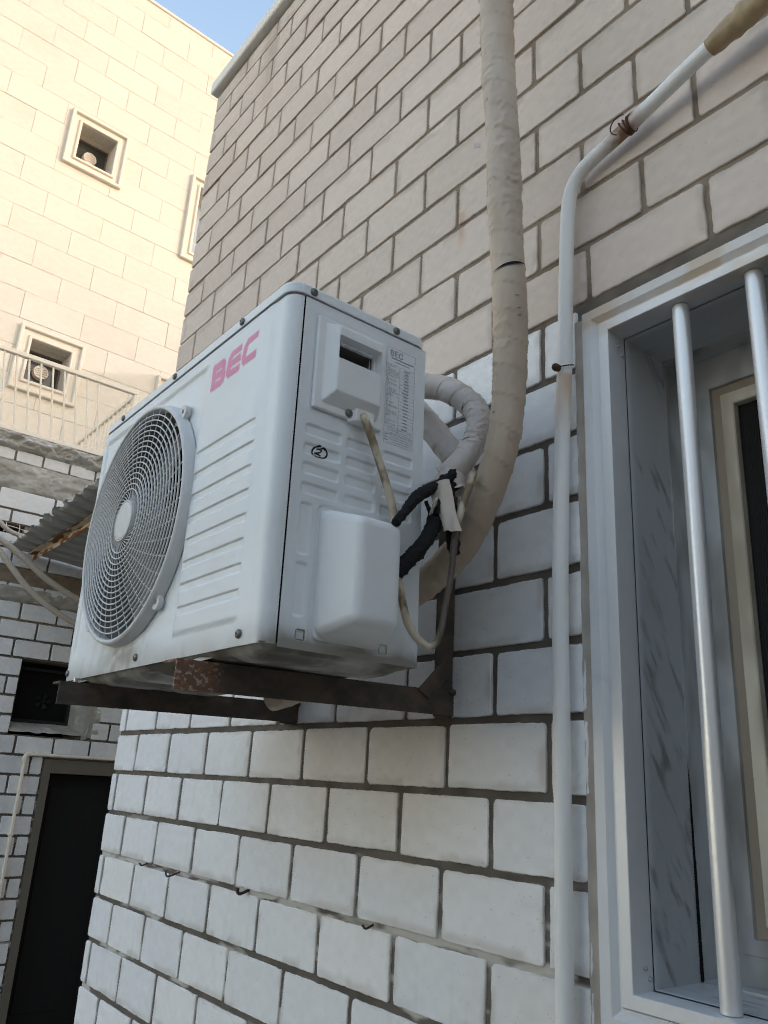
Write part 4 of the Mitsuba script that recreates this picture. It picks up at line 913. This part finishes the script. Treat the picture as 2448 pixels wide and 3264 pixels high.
# sagging hoses in front of the low wall
def hose(key, lab, P, r=.019):
    thing(key, lab, 'hose'); add(key, tube(catmull(P, 80), r, 14), 'm_hose', True)
hose('hose', 'upper pale hose sagging across the low wall under the awning', [(-5.86, -1.2, 1.95), (-5.52, -.9, 1.86), (-5.5, -.35, 1.60), (-5.5, .043, 1.38), (-5.5, .246, 1.263), (-5.5, .33, 1.205), (-5.5, .602, 1.080), (-5.6, .95, .97), (-5.86, 1.15, .93)], .021)
hose('hose_001', 'lower pale hose sagging across the low wall below the awning', [(-5.86, -1.25, 1.85), (-5.52, -1.0, 1.80), (-5.5, -.3, 1.54), (-5.5, .059, 1.299), (-5.5, .234, 1.128), (-5.5, .372, 1.028), (-5.5, .599, .922), (-5.6, .95, .85), (-5.86, 1.2, .82)], .020)
hose('hose_002', 'short curved white hose entering behind the ragged awning corner', [(-5.87, -.12, 1.66), (-5.62, -.06, 1.62), (-5.6, .043, 1.515), (-5.6, .1, 1.475), (-5.62, .20, 1.46), (-5.87, .30, 1.452)], .016)

# ---------------------------------------------------------------- tall cream building
CR = 'cream_building'
thing(CR, 'tall sunlit building clad in cream stone tiles behind the railing', 'building')
dl = -.0307; tv = np.array([math.sin(dl), math.cos(dl), 0]); nv = np.array([math.cos(dl), -math.sin(dl), 0])
def cw(m): return mapmesh(m, lambda v: nv[None]*(-7.9962+v[:, 2:3]) + tv[None]*v[:, 0:1] + np.array([[0, 0, 1.]])*v[:, 1:2])
wins = [(.588, 1.253, 6.293, 7.022, 0), (.562, 1.222, 3.520, 4.233, 0), (2.075, 3.35, 5.813, 7.022, 1), (2.050, 3.33, 3.00, 4.226, 1)]
opn = unary_union([sbox(a+.128, b-.128, c+.128, d-.128) for a, b, c, d, t in wins])
CT = 9.15
VENT = [(.925, 6.675), (.896, 3.886)]
corep = sbox(-3.0, 6.0, GZ, CT).difference(opn)
CWALL = add(CR+'__wall', cw(mapmesh(extrude(corep, .25), lambda v: np.c_[v[:, 0], v[:, 1], v[:, 2]-.2545])), 'm_tile_joint')
add(CR+'__body', bx(-14, -8.62, -2.7, 6.2, GZ, CT-.05), 'm_tile')
rng = np.random.default_rng(77)
for r in range(0, 25):
    zt = 9.2447-.3094*r; zb = zt-.3094; zt = min(zt, CT)
    ph = .235 if r % 2 == 0 else .535
    for n_ in range(-3, 6):
        a = ph+.616*n_; g = sbox(a+.0020, a+.6140, zb+.0020, zt-.0020).difference(opn)
        if a < -.95 or a > 3.6: continue
        for gg in getattr(g, 'geoms', [g]):
            if gg.area < .002: continue
            gi = gg.buffer(-.003, join_style=2)
            m = extrude(gg, .008)
            o = rng.normal(0, .0012); t1, t2 = rng.normal(0, .0012, 2); cx_, cz_ = gg.centroid.x, gg.centroid.y
            m = mapmesh(m, lambda v: np.c_[v[:, 0], v[:, 1], v[:, 2]-.004+(o+t1*(v[:, 0]-cx_)/.6+t2*(v[:, 1]-cz_)/.3)*(v[:, 2] > .005)])
            add(CWALL+'__tile', cw(m), 'm_tile')
add(CR+'__coping', cat([cw(mapmesh(bx(-3.0, 6.0, CT+.0005, CT+.05, -.25, .022, .01), lambda v: v))]), 'm_trim')
for a, b, c, d, ty in wins:
    wk = name_key(CR+'__window')
    def ring(x0, x1, z0, z1, wd, o0, o1, bev=.006):
        fp = frame_profile(x0, x1, z0, z1, [(0, o0), (0, o1-bev), (bev, o1), (wd-bev, o1), (wd, o1-bev), (wd, o0)])
        return mapmesh(fp, lambda v: np.c_[v[:, 0], v[:, 2], v[:, 1]])
    scene[wk] = mikit.ply(cw(mapmesh(extrude(sbox(a+.03, b-.03, c+.03, d-.03).difference(sbox(a+.115, b-.115, c+.115, d-.115)), .014), lambda v: v)), 'm_trim')
    add(wk+'__outer_moulding', cw(ring(a, b, c, d, .036, .0, .055)), 'm_trim')
    add(wk+'__inner_moulding', cw(ring(a+.098, b-.098, c+.098, d-.098, .030, -.16, .040)), 'm_trim')
    add(wk+'__reveal', cw(mapmesh(frame_profile(a+.1285, b-.1285, c+.1285, d-.1285, [(0, -.161), (0, -.255)]), lambda v: np.c_[v[:, 0], v[:, 2], v[:, 1]])), 'm_trim')
    add(wk+'__pane', cw(bx(a+.12, b-.12, c+.12, d-.12, -.262, -.256)), 'm_pane_blue' if ty else 'm_pane')
    fr_ = frame_profile(a+.126, b-.126, c+.126, d-.126, [(0, -.255), (0, -.235), (.022, -.235), (.022, -.256)])
    add(wk+'__sash', cw(mapmesh(fr_, lambda v: np.c_[v[:, 0], v[:, 2], v[:, 1]])), 'm_trim' if ty else 'm_doorframe')
    if not ty:
        fc = VENT[0] if wk.endswith("window") else VENT[1]; R0 = .078
        th = np.linspace(0, 2*PI, 33)
        pr = [(R0, -.255), (R0, -.205), (R0*.93, -.195), (R0*.84, -.198), (R0*.82, -.215)]
        m = grid_mesh(np.array([[(fc[0]+q*math.cos(t), fc[1]+q*math.sin(t), o) for t in th] for q, o in pr]))
        vk = add(wk+'__vent', cw(m), 'm_fanwhite', 40)
        add(vk+'__backing', cw(grid_mesh(np.array([[(fc[0]+q*math.cos(t), fc[1]+q*math.sin(t), -.224) for t in th] for q in (.001, R0*.9)]))), 'm_black')
        for s in np.linspace(-.75, .75, 5):
            hw = R0*.83*math.sqrt(max(0, 1-(s*.83)**2))
            add(vk+'__louvre', cw(bx(fc[0]-hw, fc[0]+hw, fc[1]+s*R0*.83-.0075, fc[1]+s*R0*.83+.0075, -.222, -.205)), 'm_fanwhite')
